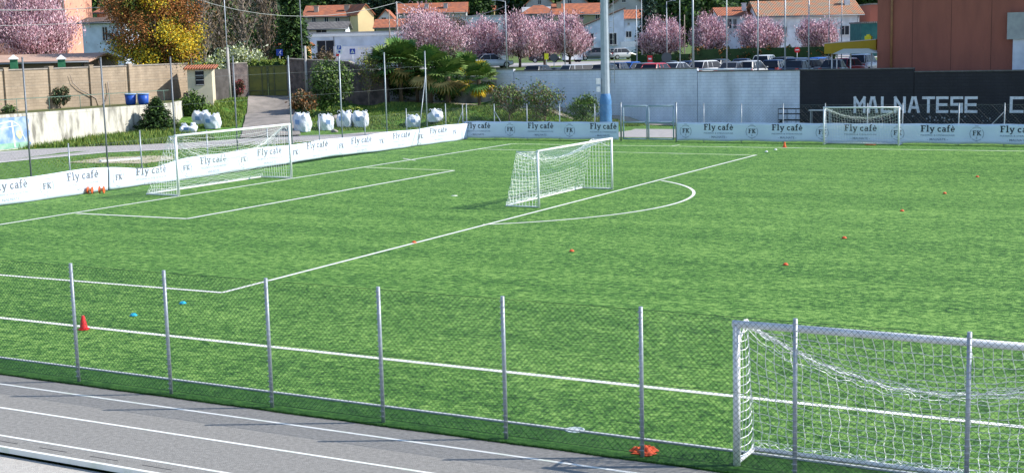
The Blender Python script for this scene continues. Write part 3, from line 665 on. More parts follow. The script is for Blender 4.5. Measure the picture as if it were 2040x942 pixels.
# pink blossom trees
def pink_tree(label, loc, h, rad, cz, seed, n=5200, group='pink blossom trees', cut=.0):
    rs = random.Random(seed); E = empty('blossom_tree', label, 'tree', loc, rs.uniform(0, 6), group)
    mb = MB(); tw = MB(); th = cz+.25; mb.tube([(0, 0, -.3), (.05, 0, th*.6), (0, .04, th)], [.16, .13, .12], 8)
    H_ = h-cz
    ends = []
    for k in range(30):
        a = k*2.4+rs.uniform(-.3, .3); out = rs.uniform(.15, 1.)
        tip = Vector((rad*1.12*out*math.cos(a), rad*1.12*out*math.sin(a), cz+H_*(1-.62*out**2.4)*rs.uniform(.7, 1.03)))
        mid = Vector((tip.x*.62, tip.y*.62, cz+(tip.z-cz)*.42)); st = Vector((0, 0, th*rs.uniform(.75, 1)))
        mb.tube([st, mid, tip], [.06, .035, .012], 5, cap=False)
        for j in range(6):
            f = rs.uniform(.35, 1); p = (mid.lerp(tip, (f-.5)*2) if f > .5 else st.lerp(mid, f*2))
            ends.append((p, tip-mid))
            q = p+Vector((rs.gauss(0, .35), rs.gauss(0, .35), rs.uniform(.3, .8))); mb.tube([p, q], [.018, .006], 4, cap=False); ends.append((p.lerp(q, .7), q-p))
    for i in range(n):
        p, d = ends[rs.randrange(len(ends))]; d = d.normalized()
        c = p+Vector((rs.gauss(0, .26), rs.gauss(0, .26), rs.gauss(0, .26)))*(rad/1.9)
        if c.z < cz-.35: continue
        a = (d*1.2+Vector((rs.gauss(0, .5), rs.gauss(0, .5), rs.gauss(.5, .5)))).normalized(); b = a.cross(Vector((rs.gauss(0, 1), rs.gauss(0, 1), rs.gauss(0, 1)))).normalized()
        l = rs.uniform(.07, .19); w = rs.uniform(.022, .042); k = len(tw.v)
        tw.v += [tuple(c-a*l-b*w*.6), tuple(c-b*w), tuple(c+a*l), tuple(c+b*w)]; tw.f.append((k, k+1, k+2, k+3)); tw.m.append(rs.choice((0, 0, 0, 1, 1, 2, 2)) if c.z > cz+.25*H_ else rs.choice((0, 0, 1, 2, 2))); tw.smooth.append(False)
    mb.build('trunk', mat('plum_bark', (.06, .045, .045), (.1, .075, .07), 5, .95), E); tw.build('crown', [M_PINK, M_PINK2, M_PLUM], E); return E
def ground_z(x, y): return Hhill(x, y)
def pt(u, d, vt, vb_crown, half_px, label, seed, z=None, n=5200):
    q = P(u, 100, d); x, y = q[0], q[1]; z = Hhill(x, y) if z is None else z
    top = float(P(u, vt, d)[2])-z; cz = float(P(u, vb_crown, d)[2])-z; pink_tree(label, (x, y, z), top, half_px*d/FPX, max(.8, cz), seed, int(n*3.2))
pt(66, 112, -25, 118, 92, 'large pink blossom tree behind the tan garden wall at far left', 1, 3.0, 11000)
pt(852, 135, 22, 118, 72, 'broad pink blossom tree rising behind the palms, leftmost of the car park row', 2, None, 8000)
pt(965, 140, 38, 122, 45, 'pink blossom tree second from left in the row beyond the white wall', 3)
pt(1035, 138, 25, 120, 44, 'pink blossom tree in the middle of the row behind the thin lamp pole', 4)
pt(1085, 146, 32, 122, 42, 'pink blossom tree between the thin pole and the right end of the left row', 5)
pt(1135, 140, 30, 118, 40, 'pink blossom tree next to the white house, right end of the left row', 6)
pt(1318, 140, 38, 112, 40, 'dusky pink blossom tree right of the floodlight mast below the blue spruce', 7)
pt(1412, 138, 34, 114, 36, 'dusky pink blossom tree between two tall poles left of the long white house', 8)
pt(1517, 136, 36, 114, 46, 'pink blossom tree before the middle of the long white house', 9, n=6500)
pt(1625, 136, 36, 108, 40, 'pink blossom tree before the window of the long white house, left of the yellow canopy', 10)
# yellow and bronze tree
q = P(314, 190, 108); z0 = 2.1
make_tree('mimosa_tree', 'big bronze and yellow flowering tree overhanging the garden wall', 'tree', 10.2, 4.25, 1.5, [LEAF['bronze'], LEAF['yellow'], LEAF['dark'], LEAF['yg']], 62000, .105, 21, elong=1.3, ncl=130, sig=.45, loc=(q[0], q[1], z0), r0=.2,
          mis=lambda p, rs: ([1, 1, 3] if (p[2] < -.5 and rs.random() < .6) or (p@np.array([RGT[0], RGT[1], 0]) > .45 and p[2] < .2 and rs.random() < .6) or (p[2] > .5 and rs.random() < .5) or rs.random() < .06 else ([0, 0, 0, 0, 2] if rs.random() < .85 else [2, 3])), nl=40, shell=.3)
# shrubs and bushes: centre bottom px, depth, size px
def shrub(name, label, u, vb, d, wpx, hpx, mats, n, size, seed, z=None, elong=1.4, ncl=26, group=None, cat='shrub', up=.2, nl=14, bark=None, shell=.3):
    q = P(u, vb, d); zz = Hlow(q[0], q[1]) if z is None else z
    k = d/FPX; return make_tree(name, label, cat, hpx*k, wpx*k/2, .12*hpx*k, mats, n, size, seed, elong=elong, ncl=ncl, loc=(q[0], q[1], zz-.03), group=group, up=up, r0=.06, nl=nl, bark=bark, shell=shell, sig=wpx*k*.085)
shrub('round_bush', 'large rounded green bush before the dark slope, right of the driveway', 662, 217, 104, 88, 95, [LEAF['grey'], LEAF['mid'], LEAF['light'], LEAF['dark']], 9000, .12, 31, ncl=60, nl=30, bark=M_BARKL)
shrub('dry_bush', 'low brown dry bush at the right edge of the driveway', 605, 232, 102, 58, 45, [LEAF['brown'], LEAF['brown'], LEAF['bronze'], LEAF['dark']], 4000, .10, 32, elong=2.5)
shrub('leafy_bush', 'green leafy bush beside the small white shed', 385, 226, 102, 56, 46, [LEAF['mid'], LEAF['light'], LEAF['dark']], 3500, .13, 33)
shrub('wall_shrub', 'dark wispy shrub growing against the tan garden wall', 122, 218, 94, 36, 46, [LEAF['dark'], LEAF['grey'], LEAF['brown']], 1800, .10, 34, z=2.15, elong=2)
shrub('low_plant', 'low leafy plant on top of the retaining wall at far left', 20, 228, 88, 34, 14, [LEAF['mid'], LEAF['grey']], 700, .10, 35, z=2.15)
shrub('wall_side_shrub', 'sparse greenish shrub against the white wall, leftmost of three', 1015, 214, 97, 80, 84, [LEAF['grey'], LEAF['light'], LEAF['brown']], 3000, .08, 36, elong=2, group='sparse shrubs by the white wall', nl=26)
shrub('wall_side_shrub', 'sparse bare-tipped shrub against the white wall, middle of three', 1085, 220, 95.5, 95, 88, [LEAF['grey'], LEAF['light'], LEAF['brown']], 2900, .08, 37, elong=2, group='sparse shrubs by the white wall', nl=34)
shrub('wall_side_shrub', 'green shrub beside the blue padded foot of the mast', 1165, 236, 94, 70, 66, [LEAF['grey'], LEAF['mid'], LEAF['light']], 3000, .08, 38, elong=1.8, group='sparse shrubs by the white wall', nl=20)
shrub('verge_plant', 'low green plants in the angle beside the driveway bushes', 640, 228, 104, 60, 26, [LEAF['mid'], LEAF['light']], 1500, .12, 39)
shrub('pale_blossom_shrub', 'pale white flowering shrub behind the gate wall, right one of the two', 478, 130, 122, 100, 68, [LEAF['white'], LEAF['white'], LEAF['yg'], LEAF['grey']], 5200, .13, 40, z=3.0, elong=2, ncl=40)
shrub('pale_blossom_shrub', 'pale yellowish flowering shrub between the bronze tree and the utility pole', 420, 132, 118, 60, 60, [LEAF['white'], LEAF['yg'], LEAF['grey']], 3000, .13, 41, z=2.7, elong=2)
shrub('evergreen_bush', 'dark evergreen bush behind the gate beside the pale shrub', 535, 124, 119, 55, 40, [LEAF['dark'], LEAF['mid']], 3000, .12, 42, z=2.8)
shrub('garden_bush', 'bright green garden bush below the small blue house', 175, 118, 118, 70, 42, [LEAF['light'], LEAF['mid'], LEAF['dark']], 3200, .13, 43, z=2.9)
shrub('bare_shrub', 'leafless grey shrub in front of the pale industrial building', 648, 122, 128, 50, 60, [LEAF['brown'], LEAF['brown']], 1300, .09, 44, z=3.1, elong=3, nl=40, bark=M_BARKL)
shrub('bare_shrub', 'bare twisted shrub with pale branches left of the palms', 735, 215, 106, 62, 115, [LEAF['grey'], LEAF['yg'], LEAF['brown']], 1500, .08, 45, elong=2, nl=46, bark=M_BARKL, z=1.3)
shrub('ivy_bush', 'small dark red creeper on the stone pillar left of the gate', 478, 190, 111, 22, 42, [LEAF['red'], LEAF['brown']], 900, .09, 46, z=2.)
shrub('wild_bush', 'tangle of brown twigs between the palms and the car park', 915, 125, 125, 60, 55, [LEAF['brown'], LEAF['grey']], 2200, .09, 47, z=3.1, elong=2.5, nl=30)
shrub('wild_bush', 'small green weeds at the foot of the white retaining wall', 195, 275, 93, 22, 18, [LEAF['mid'], LEAF['dark']], 700, .09, 48, z=.2)
# clipped hedge
def hedge(label, p0, p1, w, h, mats, n, seed, size=.1, z=None, name='clipped_hedge', core=None, cat='hedge'):
    rs = random.Random(seed); p0 = np.array(p0[:2]); p1 = np.array(p1[:2]); L = np.linalg.norm(p1-p0); ang = math.atan2(*(p1-p0)[::-1]); zz = z if z is not None else Hlow(*p0)
    E = empty(name, label, cat, (*p0, zz), ang)
    mb = MB(); mb.box(.05, L-.05, -w/2+.06, w/2-.06, -.2, h-.08); mb.build('stems', core or LEAF['dark'], E)
    mb = MB(); cs = [((rs.uniform(0, L), rs.uniform(-w/2, w/2), rs.uniform(.05*h, h)), list(range(len(mats))), 1.) for _ in range(max(30, int(L*12)))]
    leaf_quads(mb, n, cs, .11, size, None, 1.3, .2, rs); mb.build('foliage', mats, E); return E
hedge('low clipped yellow-green hedge behind the white bulk bags', P(623, 240, 100), P(718, 240, 100.5), .8, .55, [LEAF['light'], LEAF['yg'], LEAF['mid']], 4200, 51)
hedge('narrow strip of clipped yellow-green hedge along the top of the green gate', P(494, 128, 113.5), P(564, 128, 113.5), .5, .45, [LEAF['light'], LEAF['yg']], 2600, 52, z=float(P(530, 133, 113.5)[2]))
hedge('long dark hedge with brownish top behind the parked cars at right', P(1378, 126, 134), P(1665, 126, 130), .9, 2.1, [LEAF['dark'], LEAF['brown'], LEAF['dark'], LEAF['bronze']], 15000, 53, size=.13, z=2.75)
hedge('short dark hedge below the white house, right of the mast', P(1258, 126, 136), P(1375, 126, 134), .9, 1.7, [LEAF['dark'], LEAF['mid'], LEAF['brown']], 5000, 54, size=.13, z=2.75)
# small fir
def conifer(name, label, loc, h, rad, mats, seed, n=2600, size=.16, group=None, droop=.25):
    rs = random.Random(seed); E = empty(name, label, 'tree', loc, rs.uniform(0, 6), group); mb = MB(); mb.tube([(0, 0, -.2), (0, 0, h*.97)], [.035*h/2.5+.04, .01], 7); lv = MB()
    nb = 90
    for k in range(nb):
        t = (k/nb)**.85; z = h*(.04+.94*t); L = rad*(1-t)**.8*rs.uniform(.7, 1.1)+.05; a = k*2.399
        tip = Vector((L*math.cos(a), L*math.sin(a), z-droop*L+.05*h*0)); s_ = Vector((0, 0, z)); mb.tube([s_, tip], [.02, .005], 3, cap=False)
        for j in range(max(3, int(n/nb*(.3+1.4*(1-t))))):
            f = rs.uniform(.15, 1.05); p = s_.lerp(tip, f)+Vector((rs.gauss(0, .06*h**.5), rs.gauss(0, .06*h**.5), rs.gauss(0, .05*h**.5)))
            d = ((tip-s_).normalized()+Vector((rs.gauss(0, .6), rs.gauss(0, .6), rs.gauss(0, .4)))).normalized(); b = d.cross(Vector((rs.gauss(0, .5), rs.gauss(0, .5), 1))).normalized(); l = size*rs.uniform(.6, 1.4); q = len(lv.v)
            lv.v += [tuple(p-d*l-b*l*.25), tuple(p-b*l*.4), tuple(p+d*l), tuple(p+b*l*.4)]; lv.f.append((q, q+1, q+2, q+3)); lv.m.append(rs.randrange(len(mats))); lv.smooth.append(False)
    mb.build('trunk', M_BARK, E); lv.build('crown', mats, E); return E
q = P(314, 262, 94.3); conifer('young_fir', 'small wide dark fir tree at the end of the white retaining wall', (q[0], q[1], Hlow(q[0], q[1])-.02), 2.35, 1.8, [LEAF['dark'], LEAF['mid'], LEAF['dark']], 61, 9000, .11, droop=.12)
q = P(585, 100, 135); conifer('cedar_tree', 'tall green cedar with hanging branches left of the orange roofed house', (q[0], q[1], 3.2), 8.2, 3.4, [LEAF['mid'], LEAF['dark'], LEAF['dark']], 62, 9000, .2, droop=.45)
q = P(1293, 60, 165); conifer('blue_spruce', 'dark bluish spruce rising behind the white house', (q[0], q[1], 3.4), 9, 2.1, [LEAF['blue'], LEAF['blue'], LEAF['dark']], 63, 6000, .24, droop=.5)
# palms
def palm(label, u, vb, d, vt, sc, seed, mats, trunk_r=.14):
    rs = random.Random(seed); q = P(u, vb, d); z = Hlow(q[0], q[1]); th = float(P(u, vt, d)[2])-z
    E = empty('fan_palm', label, 'palm tree', (q[0], q[1], z-.03), rs.uniform(0, 6), 'fan palms on the bank')
    mb = MB(); mb.tube([(0, 0, -.1), (.04, .02, th*.5), (0, 0, th)], [trunk_r*.8, trunk_r, trunk_r*1.15], 10); 
    for k in range(60):
        a = rs.uniform(0, 6.28); zz = rs.uniform(.1, th); r = trunk_r; mb.add([(r*math.cos(a), r*math.sin(a), zz), (r*math.cos(a+.3), r*math.sin(a+.3), zz), (r*1.5*math.cos(a+.15), r*1.5*math.sin(a+.15), zz+.12)], [(0, 1, 2)])
    mb.build('trunk', mat('palm_fibre', (.09, .065, .045), (.15, .11, .08), 9, .95), E)
    lv = MB()
    for k in range(44):
        a = k*2.399; el = rs.uniform(-.7, 1.45); L = sc*rs.uniform(.45, .75); dv = Vector((math.cos(a)*math.cos(el), math.sin(a)*math.cos(el), math.sin(el))); s_ = Vector((0, 0, th)); h_ = s_+dv*L
        lv.tube([s_, h_], [.02, .012], 3, 0, cap=False)
        side = dv.cross(Vector((0, 0, 1))).normalized(); upv = side.cross(dv).normalized(); R_ = sc*rs.uniform(.5, .72); mi = rs.choice((0, 2, 1, 2, 0) if el > -.25 else (1, 0, 3, 1))
        for j in range(13):
            w = math.radians(-100+200*j/12); d2 = (dv*math.cos(w)+side*math.sin(w)).normalized(); tipp = h_+d2*R_-Vector((0, 0, R_*.2)); midp = h_+d2*R_*.55+upv*.02; n2 = d2.cross(upv).normalized()*.05*sc
            k0 = len(lv.v); lv.v += [tuple(h_), tuple(midp-n2), tuple(tipp), tuple(midp+n2)]; lv.f.append((k0, k0+1, k0+2, k0+3)); lv.m.append(mi); lv.smooth.append(False)
    for k in range(26):
        a = k*2.399+.7; el = rs.uniform(-1.45, -.75); dv = Vector((math.cos(a)*math.cos(el), math.sin(a)*math.cos(el), math.sin(el))); s_ = Vector((0, 0, th-.1-rs.random()*.35)); L = sc*rs.uniform(.35, .6); side = dv.cross(Vector((0, 0, 1))).normalized()
        for j in range(9):
            w = math.radians(-60+15*j); d2 = (dv*math.cos(w)+side*math.sin(w)).normalized(); h_ = s_+dv*L*.5; tipp = h_+d2*L; n2 = Vector((rs.gauss(0, 1), rs.gauss(0, 1), 0)).normalized()*.04*sc; mid_ = h_.lerp(tipp, .5)
            k0 = len(lv.v); lv.v += [tuple(h_), tuple(mid_-n2), tuple(tipp), tuple(mid_+n2)]; lv.f.append((k0, k0+1, k0+2, k0+3)); lv.m.append(rs.choice((1, 1, 3))); lv.smooth.append(False)
    lv.build('crown', mats, E)
LEAF['palm'] = mat('leaf_palm', (.045, .115, .022), (.08, .17, .035), 2.); LEAF['palml'] = mat('leaf_palm_light', (.17, .24, .05), (.12, .19, .04), 2.)
PM = [LEAF['palm'], LEAF['mid'], LEAF['palml'], mat('palm_dry', (.35, .25, .08), (.45, .33, .1), 4)]; PMY = [LEAF['palm'], LEAF['yellow'], LEAF['palml'], LEAF['yellow']]
palm('dark green fan palm with a thick trunk, leftmost of the group', 800, 205, 106, 126, 1.95, 71, PM, .17)
palm('tall fan palm standing behind the slanting fence brace', 858, 208, 104, 138, 1.8, 72, PM, .2)
palm('broad fan palm in the middle of the group', 893, 208, 103, 152, 1.65, 73, PM, .2)
palm('yellowing fan palm with bright drooping fronds, rightmost of the group', 955, 218, 101, 158, 1.45, 74, PMY, .13)
palm('fan palm at the left edge of the group beside the bare shrub', 768, 205, 108, 132, 1.6, 76, PM, .14)
palm('fan palm filling the gap behind the slanting brace', 832, 206, 107, 142, 1.55, 77, PM, .14)
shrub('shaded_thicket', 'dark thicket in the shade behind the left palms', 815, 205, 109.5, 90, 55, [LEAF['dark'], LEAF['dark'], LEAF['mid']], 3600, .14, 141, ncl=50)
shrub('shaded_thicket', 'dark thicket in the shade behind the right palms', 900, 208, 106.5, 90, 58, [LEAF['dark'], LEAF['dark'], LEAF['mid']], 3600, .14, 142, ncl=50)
palm('shaded fan palm with hanging fronds at the back of the group', 932, 205, 108, 146, 1.6, 75, PM, .14)
# tufts of grass on the banks
mb = MB(); rs = random.Random(5)
def tufts(n, f, smin, smax):
    for i in range(n):
        x, y = f(); z = Hlow(x, y)-.02
        for j in range(5):
            a = rs.uniform(0, 6.28); h_ = rs.uniform(smin, smax); dx, dy = math.cos(a), math.sin(a); w = .02+.04*h_; o = (x+rs.gauss(0, .09), y+rs.gauss(0, .09)); l = rs.uniform(.1, .6)*h_
            k = len(mb.v); mb.v += [(o[0]-dy*w, o[1]+dx*w, z), (o[0]+dy*w, o[1]-dx*w, z), (o[0]+dx*l, o[1]+dy*l, z+h_)]; mb.f.append((k, k+1, k+2)); mb.m.append(rs.choice((0, 0, 1, 2))); mb.smooth.append(False)
def inq(quad):
    def f():
        s, t = rs.random(), rs.random(); a, b, c, d = [np.array(q_[:2], float) for q_ in quad]; q_ = (a*(1-s)+b*s)*(1-t)+(d*(1-s)+c*s)*t; return float(q_[0]), float(q_[1])
    return f
tufts(2600, inq([(-30.6, 15), (-24.4, 19.5), (-22, 24), (-30.5, 30)]), .12, .42)
tufts(2400, inq([P(370, 272, 95), P(474, 268, 97), P(492, 200, 110), P(425, 205, 107)]), .08, .25); tufts(1200, inq([P(600, 268, 95), P(760, 258, 97), P(760, 225, 102), P(612, 232, 101)]), .08, .2)
tufts(5200, inq([(-19, 33), (-6, 39), (-12, 43.5), (-26, 43)]), .06, .2)
tufts(2600, inq([(-10, 38), (1, 40.5), (1, 42), (-10, 43)]), .06, .2)
tufts(2500, inq([(-21, 8), (-6, 0), (-6, 27), (-18, 24)]), .03, .1)
tag(mb.build('grass_tufts', [LEAF['light'], LEAF['mid'], LEAF['yg']]), 'rough green grass growing on the banks beyond the fences', 'grass', kind='stuff')
mb = MB(); rs = random.Random(8)
for i in range(9000):
    x = 16+22*i/9000+rs.uniform(-.02, .02); y = -28.21+rs.gauss(0, .012)-(.03*math.sin(x*1.7)**2*rs.random()); a = rs.uniform(0, 6.28); h_ = rs.uniform(.015, .045); k = len(mb.v)
    mb.v += [(x-.006, y, 0), (x+.006, y, 0), (x+h_*.6*math.cos(a), y+h_*.7*math.sin(a)-.012, h_)]; mb.f.append((k, k+1, k+2)); mb.m.append(0); mb.smooth.append(False)
tag(mb.build('turf_fringe', M_TURF2), 'ragged fringe of green turf blades along the edge of the grey track', 'turf', kind='stuff')
# ---------------------------------------------------------------- left side: retaining wall, garden wall, shed, gate
def rwall(name, label, pts, z0, z1, th, m, cope=None, cat='wall', top=None):
    E = empty(name, label, cat, (pts[0][0], pts[0][1], 0)); mb = MB()
    for i in range(len(pts)-1):
        a = np.array(pts[i][:2], float); b = np.array(pts[i+1][:2], float); d = (b-a)/np.linalg.norm(b-a); n_ = np.array([-d[1], d[0]])*th/2; zt0 = z1 if not callable(z1) else z1(i); zt1 = z1 if not callable(z1) else z1(i+1)
        v = [(*(a-n_), z0), (*(b-n_), z0), (*(b+n_), z0), (*(a+n_), z0), (*(a-n_), zt0), (*(b-n_), zt1), (*(b+n_), zt1), (*(a+n_), zt0)]
        mb.add(v, [(0, 1, 5, 4), (1, 2, 6, 5), (2, 3, 7, 6), (3, 0, 4, 7), (4, 5, 6, 7)])
    child(mb, 'wall_body', m, E)
    if cope:
        mb = MB()
        for i in range(len(pts)-1):
            a = np.array(pts[i][:2], float); b = np.array(pts[i+1][:2], float); d = (b-a)/np.linalg.norm(b-a); n_ = np.array([-d[1], d[0]])*(th/2+.05); zt0 = (z1 if not callable(z1) else z1(i))+.003; zt1 = (z1 if not callable(z1) else z1(i+1))+.003
            v = [(*(a-n_), zt0), (*(b-n_), zt1), (*(b+n_), zt1), (*(a+n_), zt0), (*(a-n_), zt0+.08), (*(b-n_), zt1+.08), (*(b+n_), zt1+.08), (*(a+n_), zt0+.08)]
            mb.add(v, [(0, 1, 5, 4), (1, 2, 6, 5), (2, 3, 7, 6), (3, 0, 4, 7), (4, 5, 6, 7), (3, 2, 1, 0)])
        child(mb, 'coping', cope, E)
    return E
M_RET = mat('stained_concrete', (.62, .59, .5), (.24, .225, .19), 2.6, .95, .5, 12, world=True, detail=9, stretch=(1, 1, .28), lo=.47, hi=.68)
r0p, r1p = np.array([-31.2, -12.]), np.array([-30.55, 29.2])
RW = rwall('retaining_wall', 'stained whitish concrete retaining wall with a faded blue mural at its left end', [r0p, r1p, np.array([-33.4, 33.4])], -.1, 2.2, .3, M_RET)
def rwx(y): return -31.2+(y+12)*(.65/41.2)+.15
def rp(u, v, off=.01):
    x = -30.7
    for _ in range(5): q = on_x(u, v, x); x = rwx(q[1])+off
    return (x, float(q[1]), float(q[2]))
mb = MB(); ya = rp(-260, 270)[1]; yb = rp(61, 270)[1]; N_ = 8
edge = [(rwx(yb-.1+.12*math.sin(k*2.1))+.008, yb-.1+.12*math.sin(k*2.1), .05+1.95*k/N_) for k in range(N_+1)]
mb.add([(rwx(ya)+.008, ya, .05), *edge, (rwx(ya)+.008, ya, 2.0)], [tuple(range(N_+3))])
child(mb, 'mural_ground', mat('mural_blue', (.16, .28, .52), (.5, .58, .66), 1.6, .9, world=True, detail=8, lo=.4, hi=.68), RW)
mb = MB()
def mural(pts, w, off=.014):
    q = [rp(*p_, off) for p_ in pts]
    for i in range(len(q)-1):
        a = np.array(q[i]); b = np.array(q[i+1]); d = b-a; L = math.hypot(d[1], d[2]); n_ = np.array([0, -d[2], d[1]])/L*w/2; mb.add([a-n_, b-n_, b+n_, a+n_], [(0, 1, 2, 3)])
mural([(-70, 264), (23, 241)], .09); mural([(23, 241), (31, 294)], .13, .015); mural([(-70, 272), (38, 249)], .05, .016); mural([(25, 241), (38, 249), (51, 281)], .06, .017); mural([(-70, 262), (-66, 300)], .13, .018)
child(mb, 'mural_goal', mat('mural_white', (.7, .74, .76), (.55, .6, .66), 5, world=True), RW)
mb = MB(); a = rp(39, 267, .019); mb.add([(a[0], a[1]+.28*math.cos(t), a[2]+.28*math.sin(t)*(1+.25*math.sin(3*t))) for t in np.linspace(0, 6.28, 12)[:-1]], [tuple(range(11))]); child(mb, 'mural_patch', mat('mural_green', (.5, .62, .25), (.6, .7, .45), 6), RW)
mb = MB(); mb.add([(rwx(ya)+.011, ya, .06), (rwx(yb)+.011, yb-.2, .06), (rwx(yb)+.011, yb-.25, .42), (rwx(ya)+.011, ya, .36)], [(0, 1, 2, 3)]); child(mb, 'mural_grass', mat('mural_teal', (.2, .42, .3), (.36, .52, .42), 3, world=True), RW)
# upper terrace behind the retaining wall
tp = [(-31.3, -12), (-30.7, 29.2), (-33.5, 33.5), (-36.5, 38.5), (-41, 46), (-90, 75), (-90, -12)]
mb = MB(); mb.prism(tp, 1.2, 2.15); struct('garden_terrace', mb, mat('garden_soil', (.09, .075, .04), (.09, .13, .03), .8, .95, .5, 8, world=True, detail=8))
# tan garden wall with pilasters
M_TAN = blockmat('tan_blocks', (.40, .31, .22), (.34, .262, .185), (.31, .24, .165)); M_TANC = mat('tan_coping', (.34, .3, .26), (.25, .22, .2), 3)
def tz(u, v, d): return P(u, v, d)
A_ = P(-180, 225, 84); B_ = P(250, 210, 100); C_ = P(375, 205, 108)
ztan = float(P(120, 137, 95.5)[2])
TW = rwall('garden_wall', 'tall tan rendered garden wall with pilasters above the retaining wall', [A_[:2], B_[:2], C_[:2]], 2.1, ztan, .25, M_TAN, M_TANC)
dirw = (B_-A_)[:2]/np.linalg.norm((B_-A_)[:2])
def on_tan(u):
    r = ray(u, 180); n_ = np.array([-dirw[1], dirw[0]]); t = ((A_[:2]-CP[:2])@n_)/(r[:2]@n_); return CP[:2]+r[:2]*t
for u in (-150, -72, 10, 100, 180, 258):
    q = on_tan(u); mb = MB(); ang = math.atan2(dirw[1], dirw[0]); c_, s_ = math.cos(ang), math.sin(ang)
    def pr_(w, h0, h1): 
        pts = [(q[0]+c_*a-s_*b, q[1]+s_*a+c_*b) for a, b in ((-w, -.26), (w, -.26), (w, .2), (-w, .2))]; mb.prism(pts, h0, h1)
    pr_(.17, 2.1, ztan+.14); pr_(.22, ztan+.142, ztan+.2)
    child(mb, 'pilaster', M_TAN, TW)
# crack line and climbing stems on the wall
mb = MB(); pts = [(118+20, 148), (142, 165), (155, 178), (172, 188), (186, 197), (190, 214)]
for (u, v) in [(0, 0)]:
    mb.tube([(*(on_tan(a)+np.array([.28, -.1])), float(P(a, b, 96)[2])) for a, b in pts], [.02, .03, .035, .045, .05, .06], 6); mb.tube([(*(on_tan(a)+np.array([.28, -.1])), float(P(a, b, 96)[2])) for a, b in [(212, 165), (213, 185), (208, 200), (198, 215)]], .04, 6)
tag(mb.build('climbing_stem', M_BARKL), 'pale bare climbing stems spread against the tan garden wall', 'climber')
